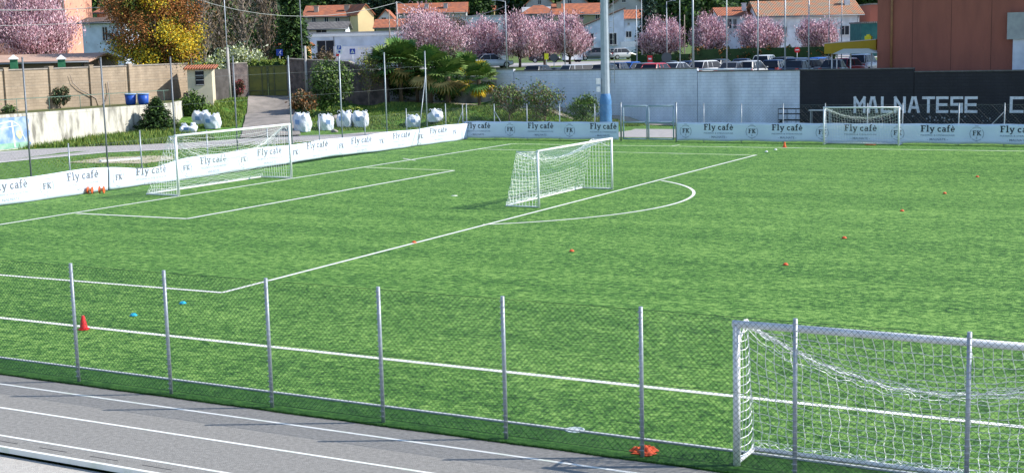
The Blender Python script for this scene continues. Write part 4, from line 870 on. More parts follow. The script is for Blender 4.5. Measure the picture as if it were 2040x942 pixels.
# green piers with white caps and flat roof behind
for k, (u, l) in enumerate([(28, 'green square chimney with white pyramid cap behind the tan wall, left one of two'), (123, 'green square chimney with white pyramid cap behind the tan wall, right one of two')]):
    q = P(u, 130, 102); E = empty('capped_chimney', l, 'chimney', (q[0], q[1], 2.2), VIEW_ROT+.3, 'green capped chimneys'); zt = float(P(u, 119, 102)[2])-2.2
    mb = MB(); mb.box(-.27, .27, -.27, .27, -.2, zt); mb.build('shaft', mat('green_paint', (.03, .16, .08), (.05, .2, .1), 4), E)
    mb = MB(); mb.box(-.36, .36, -.36, .36, zt, zt+.06); mb.add([(-.36, -.36, zt+.062), (.36, -.36, zt+.062), (.36, .36, zt+.062), (-.36, .36, zt+.062), (0, 0, zt+.36)], [(0, 1, 4), (1, 2, 4), (2, 3, 4), (3, 0, 4)]); mb.build('cap', M_WHITE, E)
def house(name, label, u0, u1, vb, ve, vr, d, depth, wallm, roofm, wins=(), rot=0., ridge='x', over=.4, chim=(), zg=None, cat='house', winm=None, shutter=None, extra=None, hip=0., lift=0.):
    pl = P(u0, ve, d); pr = P(u1, ve, d); c = (pl+pr)/2; Wd = (u1-u0)*d/FPX; zg = Hhill(c[0], c[1])-.3 if zg is None else zg
    ze = float(c[2])-zg; zr = float(P((u0+u1)/2, vr, d+depth/2)[2])-zg
    R_ = VIEW_ROT+rot; E = empty(name, label, cat, (c[0], c[1], zg), R_); w = Wd/2
    mb = MB()
    if ridge == 'x': # ridge parallel to facade
        mb.add([(-w, 0, 0), (w, 0, 0), (w, depth, 0), (-w, depth, 0), (-w, 0, ze), (w, 0, ze), (w, depth, ze), (-w, depth, ze), (-w, depth/2, zr-.1), (w, depth/2, zr-.1)], [(0, 1, 5, 4), (1, 2, 6, 9, 5), (2, 3, 7, 6), (3, 0, 4, 8, 7), (4, 5, 9, 8), (6, 7, 8, 9)])
    elif ridge == 'y': # gable faces camera
        mb.add([(-w, 0, 0), (w, 0, 0), (w, depth, 0), (-w, depth, 0), (-w, 0, ze), (w, 0, ze), (w, depth, ze), (-w, depth, ze), (0, 0, zr-.1), (0, depth, zr-.1)], [(0, 1, 5, 8, 4), (1, 2, 6, 5), (2, 3, 7, 9, 6), (3, 0, 4, 7), (4, 8, 9, 7), (5, 6, 9, 8)])
    elif ridge == 'mono': # rises to the right
        mb.add([(-w, 0, 0), (w, 0, 0), (w, depth, 0), (-w, depth, 0), (-w, 0, ze), (w, 0, zr), (w, depth, zr), (-w, depth, ze)], [(0, 1, 5, 4), (1, 2, 6, 5), (2, 3, 7, 6), (3, 0, 4, 7), (4, 5, 6, 7)])
    else: mb.box(-w, w, 0, depth, 0, ze)
    mb.build('wall', wallm, E)
    o = over; mb = MB(); th = .16
    if ridge == 'x':
        sl = (zr-ze)/(depth/2); a, b, c2 = (-o, ze-o*sl), (depth/2, zr), (depth+o, ze-o*sl); hx = hip
        for (p_, q_) in ((a, b), (c2, b)):
            wr = w+o-hx
            v = [(-w-o, p_[0], p_[1]), (w+o, p_[0], p_[1]), (wr, q_[0], q_[1]), (-wr, q_[0], q_[1])]; v += [(x, y, z+th) for x, y, z in v]
            mb.add(v, [(0, 1, 2, 3), (7, 6, 5, 4), (0, 4, 5, 1), (1, 5, 6, 2), (2, 6, 7, 3), (3, 7, 4, 0)])
        if hip:
            for s_ in (-1, 1): mb.add([(s_*(w+o), -o, a[1]+th), (s_*(w+o), depth+o, a[1]+th), (s_*(w+o-hx), depth/2, zr+th)], [(0, 1, 2) if s_ > 0 else (1, 0, 2)])
    elif ridge == 'y':
        sl = (zr-ze)/w
        for s_ in (-1, 1):
            v = [(s_*(w+o), -o, ze-o*sl), (s_*(w+o), depth+o, ze-o*sl), (0, depth+o, zr), (0, -o, zr)]; v += [(x, y, z+th) for x, y, z in v]; mb.add(v, [(0, 1, 2, 3), (7, 6, 5, 4), (0, 4, 5, 1), (1, 5, 6, 2), (2, 6, 7, 3), (3, 7, 4, 0)])
    elif ridge == 'mono':
        sl = (zr-ze)/(2*w); v = [(-w-o, -o, ze-o*sl), (w+o, -o, zr+o*sl), (w+o, depth+o, zr+o*sl), (-w-o, depth+o, ze-o*sl)]; v += [(x, y, z+th) for x, y, z in v]; mb.add(v, [(0, 1, 2, 3), (7, 6, 5, 4), (0, 4, 5, 1), (1, 5, 6, 2), (2, 6, 7, 3), (3, 7, 4, 0)])
    else: mb.box(-w-.1, w+.1, -.1, depth+.1, ze+.003, ze+.18)
    rf = mb.build('roof', roofm, E)
    if ridge == 'x' and d < 280:
        mb = MB(); sl_ = (zr-ze)/(depth/2); mb.tube([(-w-o, -o-.07, ze-o*sl_+.03), (w+o, -o-.07, ze-o*sl_+.03)], .07, 6); mb.tube([(w-.15, -.08, ze-.05), (w-.15, -.08, 0)], .05, 6); g_ = mb.build('gutter', M_GALVD, E); g_.parent = rf
    for (fx_, fd, s_) in chim:
        mb = MB(); x = -w+fx_*Wd; y = depth*fd; zc = ze+(zr-ze)*(1-abs(fd-.5)*2) if ridge == 'x' else zr-.3; mb.box(x-s_/2, x+s_/2, y-s_/2, y+s_/2, zc-.4, zc+1.0); mb.box(x-s_*.65, x+s_*.65, y-s_*.65, y+s_*.65, zc+1.003, zc+1.1); c3 = mb.build('chimney', wallm, E); c3.parent = rf
    for (wu, wv, ww, wh) in wins: # pixel centre, px size
        x = (wu-u0)/(u1-u0)*Wd-w; z = float(P(wu, wv, d)[2])-zg; k = d/FPX; a, b = ww*k/2, wh*k/2
        mb = MB(); t = .07
        for bx in ((x-a-t, x+a+t, z+b, z+b+t), (x-a-t, x+a+t, z-b-t, z-b), (x-a-t, x-a, z-b, z+b), (x+a, x+a+t, z-b, z+b), (x-.03, x+.03, z-b, z+b)): mb.box(bx[0], bx[1], -.06, .02, bx[2], bx[3])
        mb.box(x-a-t-.06, x+a+t+.06, -.16, -.0, z-b-t-.07, z-b-t-.002); wo = mb.build('window', winm or M_FRAME, E); mb = MB(); mb.box(x-a, x+a, -.015, .01, z-b, z+b); mb.build('pane', M_GLASS, wo)
        if shutter:
            for s_ in (-1, 1): mb = MB(); x2 = x+s_*(a+t+a*.55); mb.box(x2-a*.5, x2+a*.5, -.07, -.005, z-b, z+b); mb.build('shutter', shutter, wo)
    return E, Wd, ze, zr
def tiles(name, c1, c2, s=1.):
    m = mat(name, c1, c2, 1.4, .9, world=True, detail=10, lo=.35, hi=.62); t = m.node_tree; b = t.nodes['Principled BSDF']
    tc = _n(t, 'ShaderNodeTexCoord'); wv = _n(t, 'ShaderNodeTexWave'); wv.bands_direction = 'X'; wv.inputs['Scale'].default_value = 1.6*s; wv.inputs['Distortion'].default_value = .6; t.links.new(tc.outputs['Object'], wv.inputs['Vector'])
    bp = _n(t, 'ShaderNodeBump'); bp.inputs['Strength'].default_value = .9; bp.inputs['Distance'].default_value = .1; t.links.new(wv.outputs[0], bp.inputs['Height']); t.links.new(bp.outputs[0], b.inputs['Normal']); return m
R_OR = tiles('roof_orange', (.52, .17, .08), (.33, .13, .08)); R_OL = tiles('roof_weathered', (.5, .2, .1), (.3, .24, .17)); R_GR = tiles('roof_grey', (.2, .19, .18), (.13, .12, .12)); R_BR = tiles('roof_brown', (.2, .12, .09), (.13, .09, .07))
W_SAL = mat('salmon_wall', (.68, .33, .22), (.6, .28, .19), 1, world=True); W_YEL = mat('yellow_wall', (.8, .62, .33), (.74, .56, .3), .6, world=True); W_WHT = mat('white_wall', (.68, .71, .75), (.5, .51, .54), 1.1, world=True); W_BLU = mat('bluish_wall', (.62, .69, .80), (.48, .54, .63), 1.1, world=True)
W_GRY = mat('grey_wall', (.42, .42, .43), (.33, .33, .35), .6, world=True); W_OLV = mat('olive_wall', (.36, .35, .24), (.3, .29, .2), .6, world=True); W_ORG = mat('orange_wall', (.72, .4, .16), (.6, .33, .13), 1, world=True); W_BROWN = mat('brown_render', (.29, .105, .075), (.22, .082, .062), 1.2, .9, .3, 12, world=True, detail=9, stretch=(1, 1, .22), lo=.4, hi=.75)
M_SHUT = mat('red_shutter', (.3, .06, .04), rough=.6); M_SHUTG = mat('green_shutter', (.02, .12, .11), rough=.6)
MB_RED0 = mat('notice_red', (.5, .03, .03), rough=.5)
house('salmon_house', 'tall salmon pink house with red shuttered window behind the blossom tree at far left', -120, 121, 120, -95, -130, 150, 10, W_SAL, R_OR, [(100, 12, 16, 20), (30, -30, 16, 22)], winm=M_SHUT, cat='house')
house('garden_house', 'small pale blue rendered house with brown roof left of the bronze tree', 163, 246, 95, 46, 38, 140, 6, W_BLU, R_BR, [(208, 68, 9, 26)])
house('tiled_shed', 'small terracotta coloured building above the pale blue house', 193, 236, 40, 26, 20, 165, 5, mat('terracotta_wall', (.6, .2, .1)), R_OR)
house('flat_canopy', 'long low brown roof just behind the tan garden wall at far left', -60, 168, 140, 126, 113, 103, 9, mat('timber_wall', (.2, .15, .12)), mat('felt_roof', (.55, .36, .27), (.45, .3, .22), 2), ridge='x', over=.5, zg=2.2, cat='outbuilding')
house('red_brick_house', 'brownish red house half hidden in bare trees left of the cedar', 468, 560, 62, 45, 32, 190, 8, mat('dark_red_wall', (.22, .09, .07), (.16, .07, .06), 1), R_BR, [(490, 55, 9, 9), (530, 55, 9, 9)])
house('yellow_gabled_house', 'long house with orange tiled roof and bright yellow gable end', 606, 712, 72, 33, 13, 225, 11, mat('beige_wall', (.42, .36, .3), (.36, .31, .26), 1, world=True), R_OR, [(625, 40, 7, 9), (650, 40, 7, 9), (672, 41, 8, 10), (700, 41, 10, 11), (690, 55, 14, 8)], chim=[(.2, .2, .7), (.78, .2, .8)], cat='house')
E_, _, _, _ = house('yellow_house', 'bright yellow gable ended house joined right of the orange roof', 711, 746, 72, 28, 12, 223, 12, W_YEL, R_OR, ridge='y', over=.25, cat='house', rot=.55)
house('grey_roofed_garage', 'low garage with grey roof and white gable in front of the yellow house', 616, 688, 72, 58, 46, 200, 6, W_WHT, R_GR, [(640, 63, 20, 5)], cat='garage')
house('red_roofed_house', 'small house with white A-shaped gable between the yellow house and the pole', 748, 790, 66, 44, 22, 240, 9, W_WHT, R_OR, [(765, 40, 8, 8)], ridge='y')
house('red_roofed_house', 'low red tiled roof right below the white gable', 748, 835, 75, 55, 40, 215, 8, W_OLV, R_OR)
house('long_roofed_house', 'long low house with orange roof above the leftmost blossom tree', 792, 928, 60, 26, 8, 265, 10, W_GRY, R_OR, [(830, 33, 8, 6), (870, 33, 8, 6)], chim=[(.42, .2, .8), (.7, .2, .8)])
house('far_small_house', 'little yellow house with orange roof behind trees near the top middle', 945, 985, 30, 22, 14, 300, 8, W_YEL, R_OR, [(965, 26, 5, 5)])
house('hip_roofed_house', 'house with bright orange hipped roof above the middle blossom trees', 1040, 1108, 60, 28, 13, 235, 9, W_GRY, R_OR, [(1095, 34, 10, 8)], hip=2.5)
house('dormer_house', 'olive house with rippled orange roof and dormers left of the mast', 1105, 1205, 70, 29, 9, 225, 10, W_OLV, R_OR, [(1159, 32, 7, 12), (1190, 32, 7, 12), (1128, 34, 7, 10)], chim=[(.1, .3, .7)])
house('grey_gabled_house', 'grey gabled house at the top edge left of the mast, left one of two', 1048, 1102, 40, 8, -14, 275, 9, W_GRY, R_OR, [(1075, 5, 6, 8)], ridge='y')
house('grey_gabled_house', 'grey gabled house at the top edge left of the mast, right one of two', 1112, 1172, 40, 8, -16, 272, 9, W_GRY, R_OR, [(1135, 4, 7, 6)], ridge='y')
house('grey_gabled_house', 'grey gabled house at the top edge right of the mast', 1216, 1288, 50, 12, -12, 262, 9, W_GRY, R_BR, [(1243, 2, 7, 6)], ridge='y')
house('white_house', 'tall white house with lean-to roof directly behind the floodlight mast', 1160, 1243, 115, 53, 22, 185, 9, W_BLU, R_BR, [(1174, 80, 15, 24), (1220, 78, 15, 22)], ridge='mono', over=.25)
house('white_house_wing', 'right wing of the white house with orange eaves and a white balcony', 1243, 1284, 115, 38, 22, 186, 8, W_BLU, R_OR, [(1252, 69, 10, 11), (1252, 48, 3, 3)], over=.4)
house('garden_wall_house', 'small beige house with orange roof peeping behind the spruce', 1306, 1330, 50, 24, 14, 230, 6, mat('beige2', (.5, .45, .36)), R_OR, [(1322, 30, 6, 12)])
house('long_white_house', 'lower left part of the long white house with plain orange roof', 1435, 1516, 110, 32, 17, 168, 8, W_WHT, R_OR, [(1452, 48, 10, 18), (1464, 48, 6, 18)], chim=[(.65, .25, .5)])
house('long_white_house', 'long white house with weathered tiled roof left of the brown building', 1514, 1712, 110, 30, 3, 163, 9, W_WHT, R_OL, [(1683, 61, 17, 17), (1560, 62, 14, 16), (1640, 62, 14, 16)], over=.5, chim=[(.93, .3, .6)])
house('green_annex', 'small dark green lean-to annex between the white house and brown building', 1716, 1748, 100, 47, 44, 150, 5, mat('green_annex_wall', (.02, .1, .1), (.03, .13, .12), 2), R_GR, ridge='flat')
house('red_annex', 'narrow brick red building at the side of the brown building', 1735, 1752, 60, 10, 8, 168, 6, mat('brick_red', (.3, .1, .07)), R_GR, ridge='flat')
house('white_long_building', 'long white low building behind the row of blossom trees', 882, 1010, 75, 34, 33, 205, 8, W_WHT, W_GRY, [(905, 50, 12, 8), (985, 50, 12, 8)], ridge='flat')
IB, Wi, zei, _ = house('industrial_building', 'pale grey industrial building with dark openings behind the street signs', 611, 806, 135, 67, 65, 150, 12, W_BLU, W_GRY, [(648, 103, 34, 42), (782, 94, 44, 9)], ridge='flat', cat='warehouse')
def ibx(u): return (u-611)/195*Wi-Wi/2
def ibz(v): return float(P(700, v, 150)[2])-IB.location.z
mb = MB(); mb.box(-Wi/2-.02, Wi/2+.02, -.14, -.003, zei-.28, zei+.0); mb.build('fascia', M_WHITE, IB)
mb = MB(); mb.box(ibx(663), ibx(800), -.08, -.004, ibz(118), ibz(92)); mb.build('shop_front', mat('front_white', (.72, .74, .8), (.6, .62, .7), 2), IB)
mb = MB(); mb.box(ibx(668), ibx(674), -.1, -.082, ibz(112), ibz(104)); mb.build('red_notice', MB_RED0, IB)
mb = MB(); mb.box(ibx(664), ibx(664)+.06, -.09, -.005, .2, zei-.3); mb.build('downpipe', M_GALVD, IB)
mb = MB()
for k in range(14): mb.box(ibx(712+k*6), ibx(715+k*6), -.16, -.145, ibz(99), ibz(96))
mb.build('dotted_trim', mat('trim_cream', (.8, .76, .6)), IB)
house('orange_kiosk', 'small orange building with arched corner behind the gate wall', 552, 606, 125, 93, 88, 140, 5, W_ORG, R_OR)
# brown building behind the black wall
q0 = on_y(1747, 137, 47.5); zb = 2.5
BB = empty('brown_building', 'large windowless reddish brown building rising behind the black wall at right', 'building', (q0[0], 47.5, zb))
xe = 60.; mb = MB(); mb.box(0, xe-q0[0], 0, 25, 0, 8.5); mb.build('wall', W_BROWN, BB)
mb = MB(); mb.box(-.1, xe-q0[0]+.1, -.1, 25.1, 8.503, 8.75); mb.build('roof', W_GRY, BB)
xa = float(on_y(1777, 60, 47.5)[0])-q0[0]; mb = MB(); mb.tube([(xa, -.1, -.5), (xa, -.1, 8.5)], .075, 10); 
for z in (1.2, 3.2, 5.2, 7.2): mb.box(xa-.1, xa+.1, -.12, .0, z, z+.06)
mb.build('downpipe', mat('copper_pipe', (.3, .15, .06), (.22, .11, .05), 3, .6), BB)
xb = float(on_y(2009, 50, 47.5)[0])-q0[0]; z1 = zat(q0[0]+xb, 47.5, 80)-zb; z2 = zat(q0[0]+xb, 47.5, 28)-zb
mb = MB(); mb.box(xb, xb+3, -.5, -.003, z1, z2); mb.build('vent_hood', mat('vent_grey', (.35, .38, .38), (.28, .3, .31), 2), BB)
mb = MB(); mb.box(xb+.35, xb+1.6, -.35, -.004, -.2, z1-.003); mb.build('service_duct', mat('duct_white', (.6, .64, .72), (.5, .54, .62), 2), BB)
for u in (1818, 1895, 1975):
    x_ = float(on_y(u, 60, 47.5)[0])-q0[0]; mb = MB(); mb.box(x_-.012, x_+.012, -.006, .0, 0, 8.4); mb.build('panel_joint', mat('joint_dark', (.08, .035, .028)), BB)
mb = MB()
# yellow canopy
q = on_y(1642, 100, 50); w_ = float(on_y(1745, 100, 50)[0]-q[0]); zc0 = float(on_y(1690, 107, 50)[2])
E = empty('yellow_canopy', 'mustard yellow entrance canopy on slim posts beside the brown building', 'canopy', (q[0], 50, 2.55)); h0 = zc0-2.55; h1 = float(on_y(1742, 80, 50)[2])-2.55; h2 = float(on_y(1642, 88, 50)[2])-2.55
mb = MB(); v = [(0, 0, h0), (w_, 0, h0+.05), (w_, 0, h1), (0, 0, h2)]; v += [(x, y+3.5, z) for x, y, z in v]; mb.add(v, [(0, 1, 2, 3), (7, 6, 5, 4), (0, 4, 5, 1), (1, 5, 6, 2), (2, 6, 7, 3), (3, 7, 4, 0)]); mb.build('fascia', mat('mustard', (.5, .34, .03), (.44, .29, .03), 1), E)
for x_ in (.45, .8, w_-.4): mb = MB(); mb.tube([(x_, .4, 0), (x_, .4, h0)], .05, 8); mb.build('post', M_WHITE, E)
mb = MB(); mb.add([(0, -.03, h2), (w_, -.03, h1), (w_, 3.5, h1), (0, 3.5, h2), (0, -.03, h2+.06), (w_, -.03, h1+.06), (w_, 3.5, h1+.06), (0, 3.5, h2+.06)], [(0, 1, 5, 4), (4, 5, 6, 7), (1, 2, 6, 5), (3, 0, 4, 7)]); mb.build('roof_sheet', mat('pale_sheet', (.6, .5, .42)), E)
# white parasol below
q = on_y(1705, 110, 48); E = empty('parasol', 'low cream parasol on a pale post under the yellow canopy', 'parasol', (q[0]-.35, 48, 2.55)); hh = float(on_y(1700, 104, 48)[2])-2.55
mb = MB(); mb.tube([(0, 0, 0), (0, 0, hh)], .05, 8); mb.build('pole', M_WHITE, E)
mb = MB(); mb.add([(-1., -1, hh-.1), (2.0, -1, hh-.1), (2.0, 1, hh-.1), (-1., 1, hh-.1), (-.5, 0, hh+.22), (1.2, 0, hh+.22)], [(0, 1, 5, 4), (1, 2, 5), (2, 3, 4, 5), (3, 0, 4), (3, 2, 1, 0)]); mb.build('canopy', mat('cream_cloth', (.6, .58, .48)), E)
q = on_y(1723, 77, 50); mb = MB(); mb.box(-.22, .22, -.2, .2, 0, .3); mb.box(-.12, .12, -.12, .12, .3, .4); mb.box(-.27, .27, -.03, .03, .08, .2); tag(mb.build('roof_light_box', mat('bright_yellow', (.85, .75, .05)), None, (q[0], 51, 2.55+h1-.02)), 'small bright yellow box on top of the mustard canopy', 'box')
# small shed
q = P(376, 195, 104); q2 = P(424, 195, 104); zs = 2.1; Ws = 48*104/FPX; hs = float(P(400, 138, 104)[2])-zs
E = empty('garden_shed', 'small cream rendered shed with tiled lean-to roof beside the utility pole', 'shed', ((q[0]+q2[0])/2, (q[1]+q2[1])/2, zs), VIEW_ROT+.12)
W_CRM = mat('cream_render', (.66, .58, .42), (.56, .5, .37), 1.5)
mb = MB(); mb.box(-Ws/2, Ws/2, 0, 2.4, -.5, hs); mb.build('wall', W_CRM, E)
mb = MB(); v = [(-Ws/2-.25, -.3, hs+.0), (Ws/2+.3, -.3, hs-.02), (Ws/2+.3, 2.6, hs+.2), (-Ws/2-.25, 2.6, hs+.22)]; v += [(a, b, c+.1) for a, b, c in v]; mb.add(v, [(3, 2, 1, 0), (4, 5, 6, 7), (0, 1, 5, 4), (1, 2, 6, 5), (2, 3, 7, 6), (3, 0, 4, 7)]); mb.build('roof', R_OR, E)
mb = MB(); x_ = -.0; mb.box(-.32, .32, -.05, -.003, hs-1.25, hs-.12); wo = mb.build('window', M_DARK, E); mb = MB()
for z in (hs-1.22, hs-.85, hs-.5, hs-.16): mb.box(-.3, .3, -.075, -.052, z, z+.05)
mb.build('glazing_bar', M_FRAME, wo)
# dark lean-to beside the shed, gate, pillars and side walls
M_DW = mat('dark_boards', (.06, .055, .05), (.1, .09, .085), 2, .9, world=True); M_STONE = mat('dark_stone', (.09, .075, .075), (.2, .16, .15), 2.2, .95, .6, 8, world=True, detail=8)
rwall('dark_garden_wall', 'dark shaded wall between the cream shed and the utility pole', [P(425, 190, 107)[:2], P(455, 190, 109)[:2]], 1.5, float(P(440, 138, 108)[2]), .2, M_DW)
rwall('stone_pillar_wall', 'dark stone pier with creeper left of the green gate', [P(462, 190, 111)[:2], P(492, 190, 112)[:2]], 1.5, float(P(478, 127, 112)[2]), .4, M_STONE, M_TANC)
rwall('stone_pillar_wall', 'dark stone wall between the green gate and the round bush', [P(578, 190, 112)[:2], P(608, 190, 111)[:2], P(700, 200, 108.5)[:2]], 1.0, lambda i: [float(P(590, 118, 112)[2]), float(P(608, 120, 111)[2]), float(P(700, 124, 108.5)[2])][i], .4, M_STONE, M_TANC)
rwall('curved_stone_wall', 'dark stone wall sweeping down towards the palms', [P(700, 205, 108.5)[:2], P(722, 205, 108)[:2], P(745, 205, 107.6)[:2], P(775, 205, 107.2)[:2]], .6, lambda i: [float(P(700, 124, 108.5)[2]), float(P(718, 136, 108)[2]), float(P(740, 152, 107.6)[2]), float(P(775, 158, 107.2)[2])][i], .35, M_STONE, M_TANC)
rwall('low_white_wall', 'low whitish wall seen between the palm trunks', [P(772, 200, 111)[:2], P(996, 195, 103.5)[:2]], .6, lambda i: [float(P(780, 150, 111)[2]), float(P(996, 152, 103.5)[2])][i], .3, mat('shaded_white', (.5, .5, .5), (.2, .2, .2), .8, world=True, detail=7))  # dark blotches put the shade behind the palms into the wall colour
# gate
g0, g1 = P(494, 193, 112), P(577, 193, 111.8); ang = math.atan2(*(g1-g0)[:2][::-1]); Lg = float(np.linalg.norm((g1-g0)[:2])); zg = 1.9; hg = float(P(535, 131, 112)[2])-zg
E = empty('driveway_gate', 'closed double leaf gate with olive green sheet panels at the top of the driveway', 'gate', (g0[0], g0[1], zg), ang)
M_OLG = mat('olive_sheet', (.22, .21, .05), (.14, .15, .05), 1.6, .7, detail=6); M_OLD = mat('olive_frame', (.10, .11, .06), (.14, .15, .07), 3, .7)
for s_ in (0, 1):
    x0_, x1_ = (.12, Lg/2-.02) if s_ == 0 else (Lg/2+.02, Lg-.12); mb = MB()
    for xx in (x0_, x0_+(x1_-x0_)*.68 if s_ == 0 else x0_+(x1_-x0_)*.3, x1_-.07): mb.box(xx, xx+.07, -.04, .04, .1, hg)
    for zz in (.1, .55, hg-.08): mb.box(x0_+.072, x1_-.072, -.035, .035, zz, zz+.07)
    lf = mb.build('gate_leaf', M_OLD, E); mb = MB(); mb.box(x0_+.03, x1_-.03, .041, .055, .14, hg-.05); mb.build('sheet_panel', M_OLG, lf)
for xx in (0, Lg): mb = MB(); mb.box(xx-.09, xx+.09, -.09, .09, -.3, hg+.12); mb.build('gate_post', M_TANC, E)
# railing on the retaining wall
E = empty('railing', 'thin green tube railing along the top of the retaining wall', 'railing', (-31.1, -2, 2.2))
mb = MB(); yr0, yr1 = -8., 28.9
mb.tube([(rwx(yr0)-.15, yr0, 3.12), (rwx(yr1)-.15, yr1, 3.12)], .022, 6); child(mb, 'rail', mat('rail_green', (.12, .2, .16), rough=.6), E)
for y in np.arange(yr0, yr1, 2.6): mb = MB(); mb.tube([(rwx(y)-.15, y, 2.2), (rwx(y)-.15, y, 3.12)], .02, 6); child(mb, 'post', MATS['rail_green'], E)
# blue tubs
for k, u in enumerate((261, 286)):
    q = P(u, 210, 97); q[0] = min(q[0], rwx(q[1])-.7); E = empty('blue_tub', ['blue plastic tub on the terrace below the bronze tree, left one of two', 'blue plastic tub on the terrace below the bronze tree, right one of two'][k], 'tub', (q[0], q[1], 2.16), 0, 'blue tubs')
    mb = MB(); mb.lathe([(.3, 0), (.36, .1), (.4, .72)], n=20); mb.build('tub_body', mat('tub_blue', (.02, .09, .42), (.02, .07, .33), 3, .4), E); mb = MB(); mb.lathe([(.43, .72), (.44, .79), (.36, .8), (.35, .76)], n=20); mb.build('rim', mat('tub_rim', (.25, .4, .6)), E)
# ---------------------------------------------------------------- bulk bags
M_BAG = mat('bag_white', (.74, .77, .82), (.58, .62, .7), 3.5, .75, .7, 7); M_BAGB = mat('bag_print', (.2, .32, .55), rough=.7)
def bag(u, vb, d, wpx, hpx, label, seed, slump=0.):
    rs = random.Random(seed); q = P(u, vb, d); z = Hlow(q[0], q[1]); k = d/FPX; w = wpx*k/2; h = hpx*k
    E = empty('bulk_bag', label, 'bag', (q[0], q[1], z-.02), rs.uniform(-.5, .5)+VIEW_ROT, 'white bulk bags on the verge'); mb = MB(); nr_, na = 13, 32; ph = rs.uniform(0, 6)
    for j in range(nr_+1):
        t = j/nr_; zz = h*t*.92 if j < nr_ else h*.8
        for i in range(na):
            a = 2*math.pi*i/na; sq = 1/max(abs(math.cos(a)), abs(math.sin(a)))**.55
            r = w*.86*sq*(.86+.16*math.sin(math.pi*min(1, t*1.05)))*(1+.05*math.sin(3*a+ph+4*t)+.05*math.sin(7*a+9*t+ph)+.03*math.sin(13*a-5*t)); 
            if j == nr_: r *= .45
            if j == nr_-1: r *= .86
            zz2 = zz+(h*.10*math.sin(2*a+ph)+h*.06*math.sin(5*a+ph))*t**3*(1+slump*3)-slump*h*t*t*(.5+.5*math.cos(a+ph)); mb.v.append((r*math.cos(a), r*math.sin(a)*.9, zz2))
    for j in range(nr_):
        for i in range(na): a0_ = j*na+i; a1_ = j*na+(i+1) % na; mb.f.append((a0_, a1_, a1_+na, a0_+na)); mb.m.append(0); mb.smooth.append(True)
    mb.f.append(tuple(nr_*na+i for i in range(na))); mb.m.append(0); mb.smooth.append(True); mb.build('bag_body', M_BAG, E)
    for s_ in range(4):
        a = math.pi/4+s_*math.pi/2; mb = MB(); x_, y_ = w*.8*math.cos(a), w*.8*math.sin(a); mb.tube([(x_, y_, h*.82), (x_*1.05, y_*1.0, h*.93), (x_*.8, y_*.85, h*.97), (x_*.55, y_*.5, h*.84)], .022, 5); mb.build('lifting_loop', M_BAG, E)
    mb = MB(); mb.add([(-w*.3, -w*.97, h*.38), (w*.22, -w*.98, h*.36), (w*.22, -w*.98, h*.6), (-w*.3, -w*.97, h*.62)], [(0, 1, 2, 3)]); mb.build('printed_panel', M_BAGB, E)
bag(603, 268, 95, 37, 40, 'tall full white bulk bag at the right foot of the driveway', 1)
bag(650, 264, 96, 34, 34, 'white bulk bag second from the driveway in the right group', 2)
bag(688, 260, 97, 36, 34, 'white bulk bag behind the fence post in the right group', 3, .1)
bag(720, 262, 97, 34, 34, 'slumped white bulk bag at the right end of the group', 4, .15)
bag(823, 254, 97, 34, 26, 'low white bulk bag behind the slanting brace', 5, .1)
bag(868, 252, 97, 34, 26, 'crumpled white bulk bag right of the slanting brace near the corner', 6, .25)
bag(402, 254, 99, 36, 32, 'white bulk bag standing uphill behind the large goal', 7)
bag(424, 266, 96, 36, 32, 'white bulk bag leaning in front of another behind the large goal', 8)
bag(377, 278, 93, 38, 22, 'flattened white bulk bag lowest on the grass behind the large goal', 9, .3)
def rock(label, u, vb, d, s, seed):
    rs = random.Random(seed); q = P(u, vb, d); mb = MB(); vs = []; ph = [rs.uniform(0, 6) for _ in range(4)]
    prof = [(.75, -.1), (1, .15), (.95, .35), (.65, .55), (.25, .63)]
    for r, z in prof:
        for k in range(12): a = k*math.pi/6; f = 1+.15*math.sin(2*a+ph[0]+z*3)+.1*math.sin(3*a+ph[1]); vs.append((s*r*f*math.cos(a), s*.7*r*f*math.sin(a), s*z*(1+.12*math.sin(a+ph[2]))))
    fs = [(j*12+k, j*12+(k+1) % 12, (j+1)*12+(k+1) % 12, (j+1)*12+k) for j in range(4) for k in range(12)]+[tuple(48+k for k in range(12))]; mb.add(vs, fs, 0, True)
    tag(mb.build('boulder', mat('stone', (.4, .36, .32), (.28, .25, .22), 4, .95, .6), None, (q[0], q[1], Hlow(q[0], q[1])), rs.uniform(0, 3)), label, 'boulder')
rock('beige boulder behind the white bulk bags, by the clipped hedge', 672, 232, 98.5, .5, 1); rock('small beige boulder at the front of the bulk bags', 667, 267, 94.5, .32, 2)
# ---------------------------------------------------------------- floodlight mast
q = P(1207, 240, 90); mx_, my_ = q[0], q[1]; zg_ = max(0, Hlow(mx_, my_))
E = empty('floodlight_mast', 'thick grey floodlight mast with blue padded foot in front of the white wall', 'mast', (mx_, my_, zg_), VIEW_ROT)
mb = MB(); mb.tube([(0, 0, 0), (0, 0, 16)], [.31, .22], 10, 0, True, False); mb.build('mast_pole', mat('mast_steel', (.36, .42, .47), (.3, .36, .41), 3, .6), E)
mb = MB(); 
for i, (r, z) in enumerate([(0, 0)]): mb.lathe([(.39, 0), (.42, .4), (.39, .75), (.41, 1.1), (.385, 1.5), (.40, 1.8), (.35, 2.1), (.32, 2.28), (.28, 2.32)], n=24)
mb.build('foot_padding', mat('pad_blue', (.10, .25, .47), (.06, .17, .36), 2, .5, .6, 5), E)
mb = MB(); mb.box(-.6, -.36, -.3, .1, 2.45, 2.8); mb.build('control_box', M_WHITE, E); mb = MB(); mb.box(-.62, -.34, -.33, .08, 2.95, 3.35); mb.build('control_box', M_WHITE, E)
mb = MB()
for x_ in (.33, .62): mb.tube([(x_, 0, 3.0), (x_-.05, 0, 14)], .02, 5)
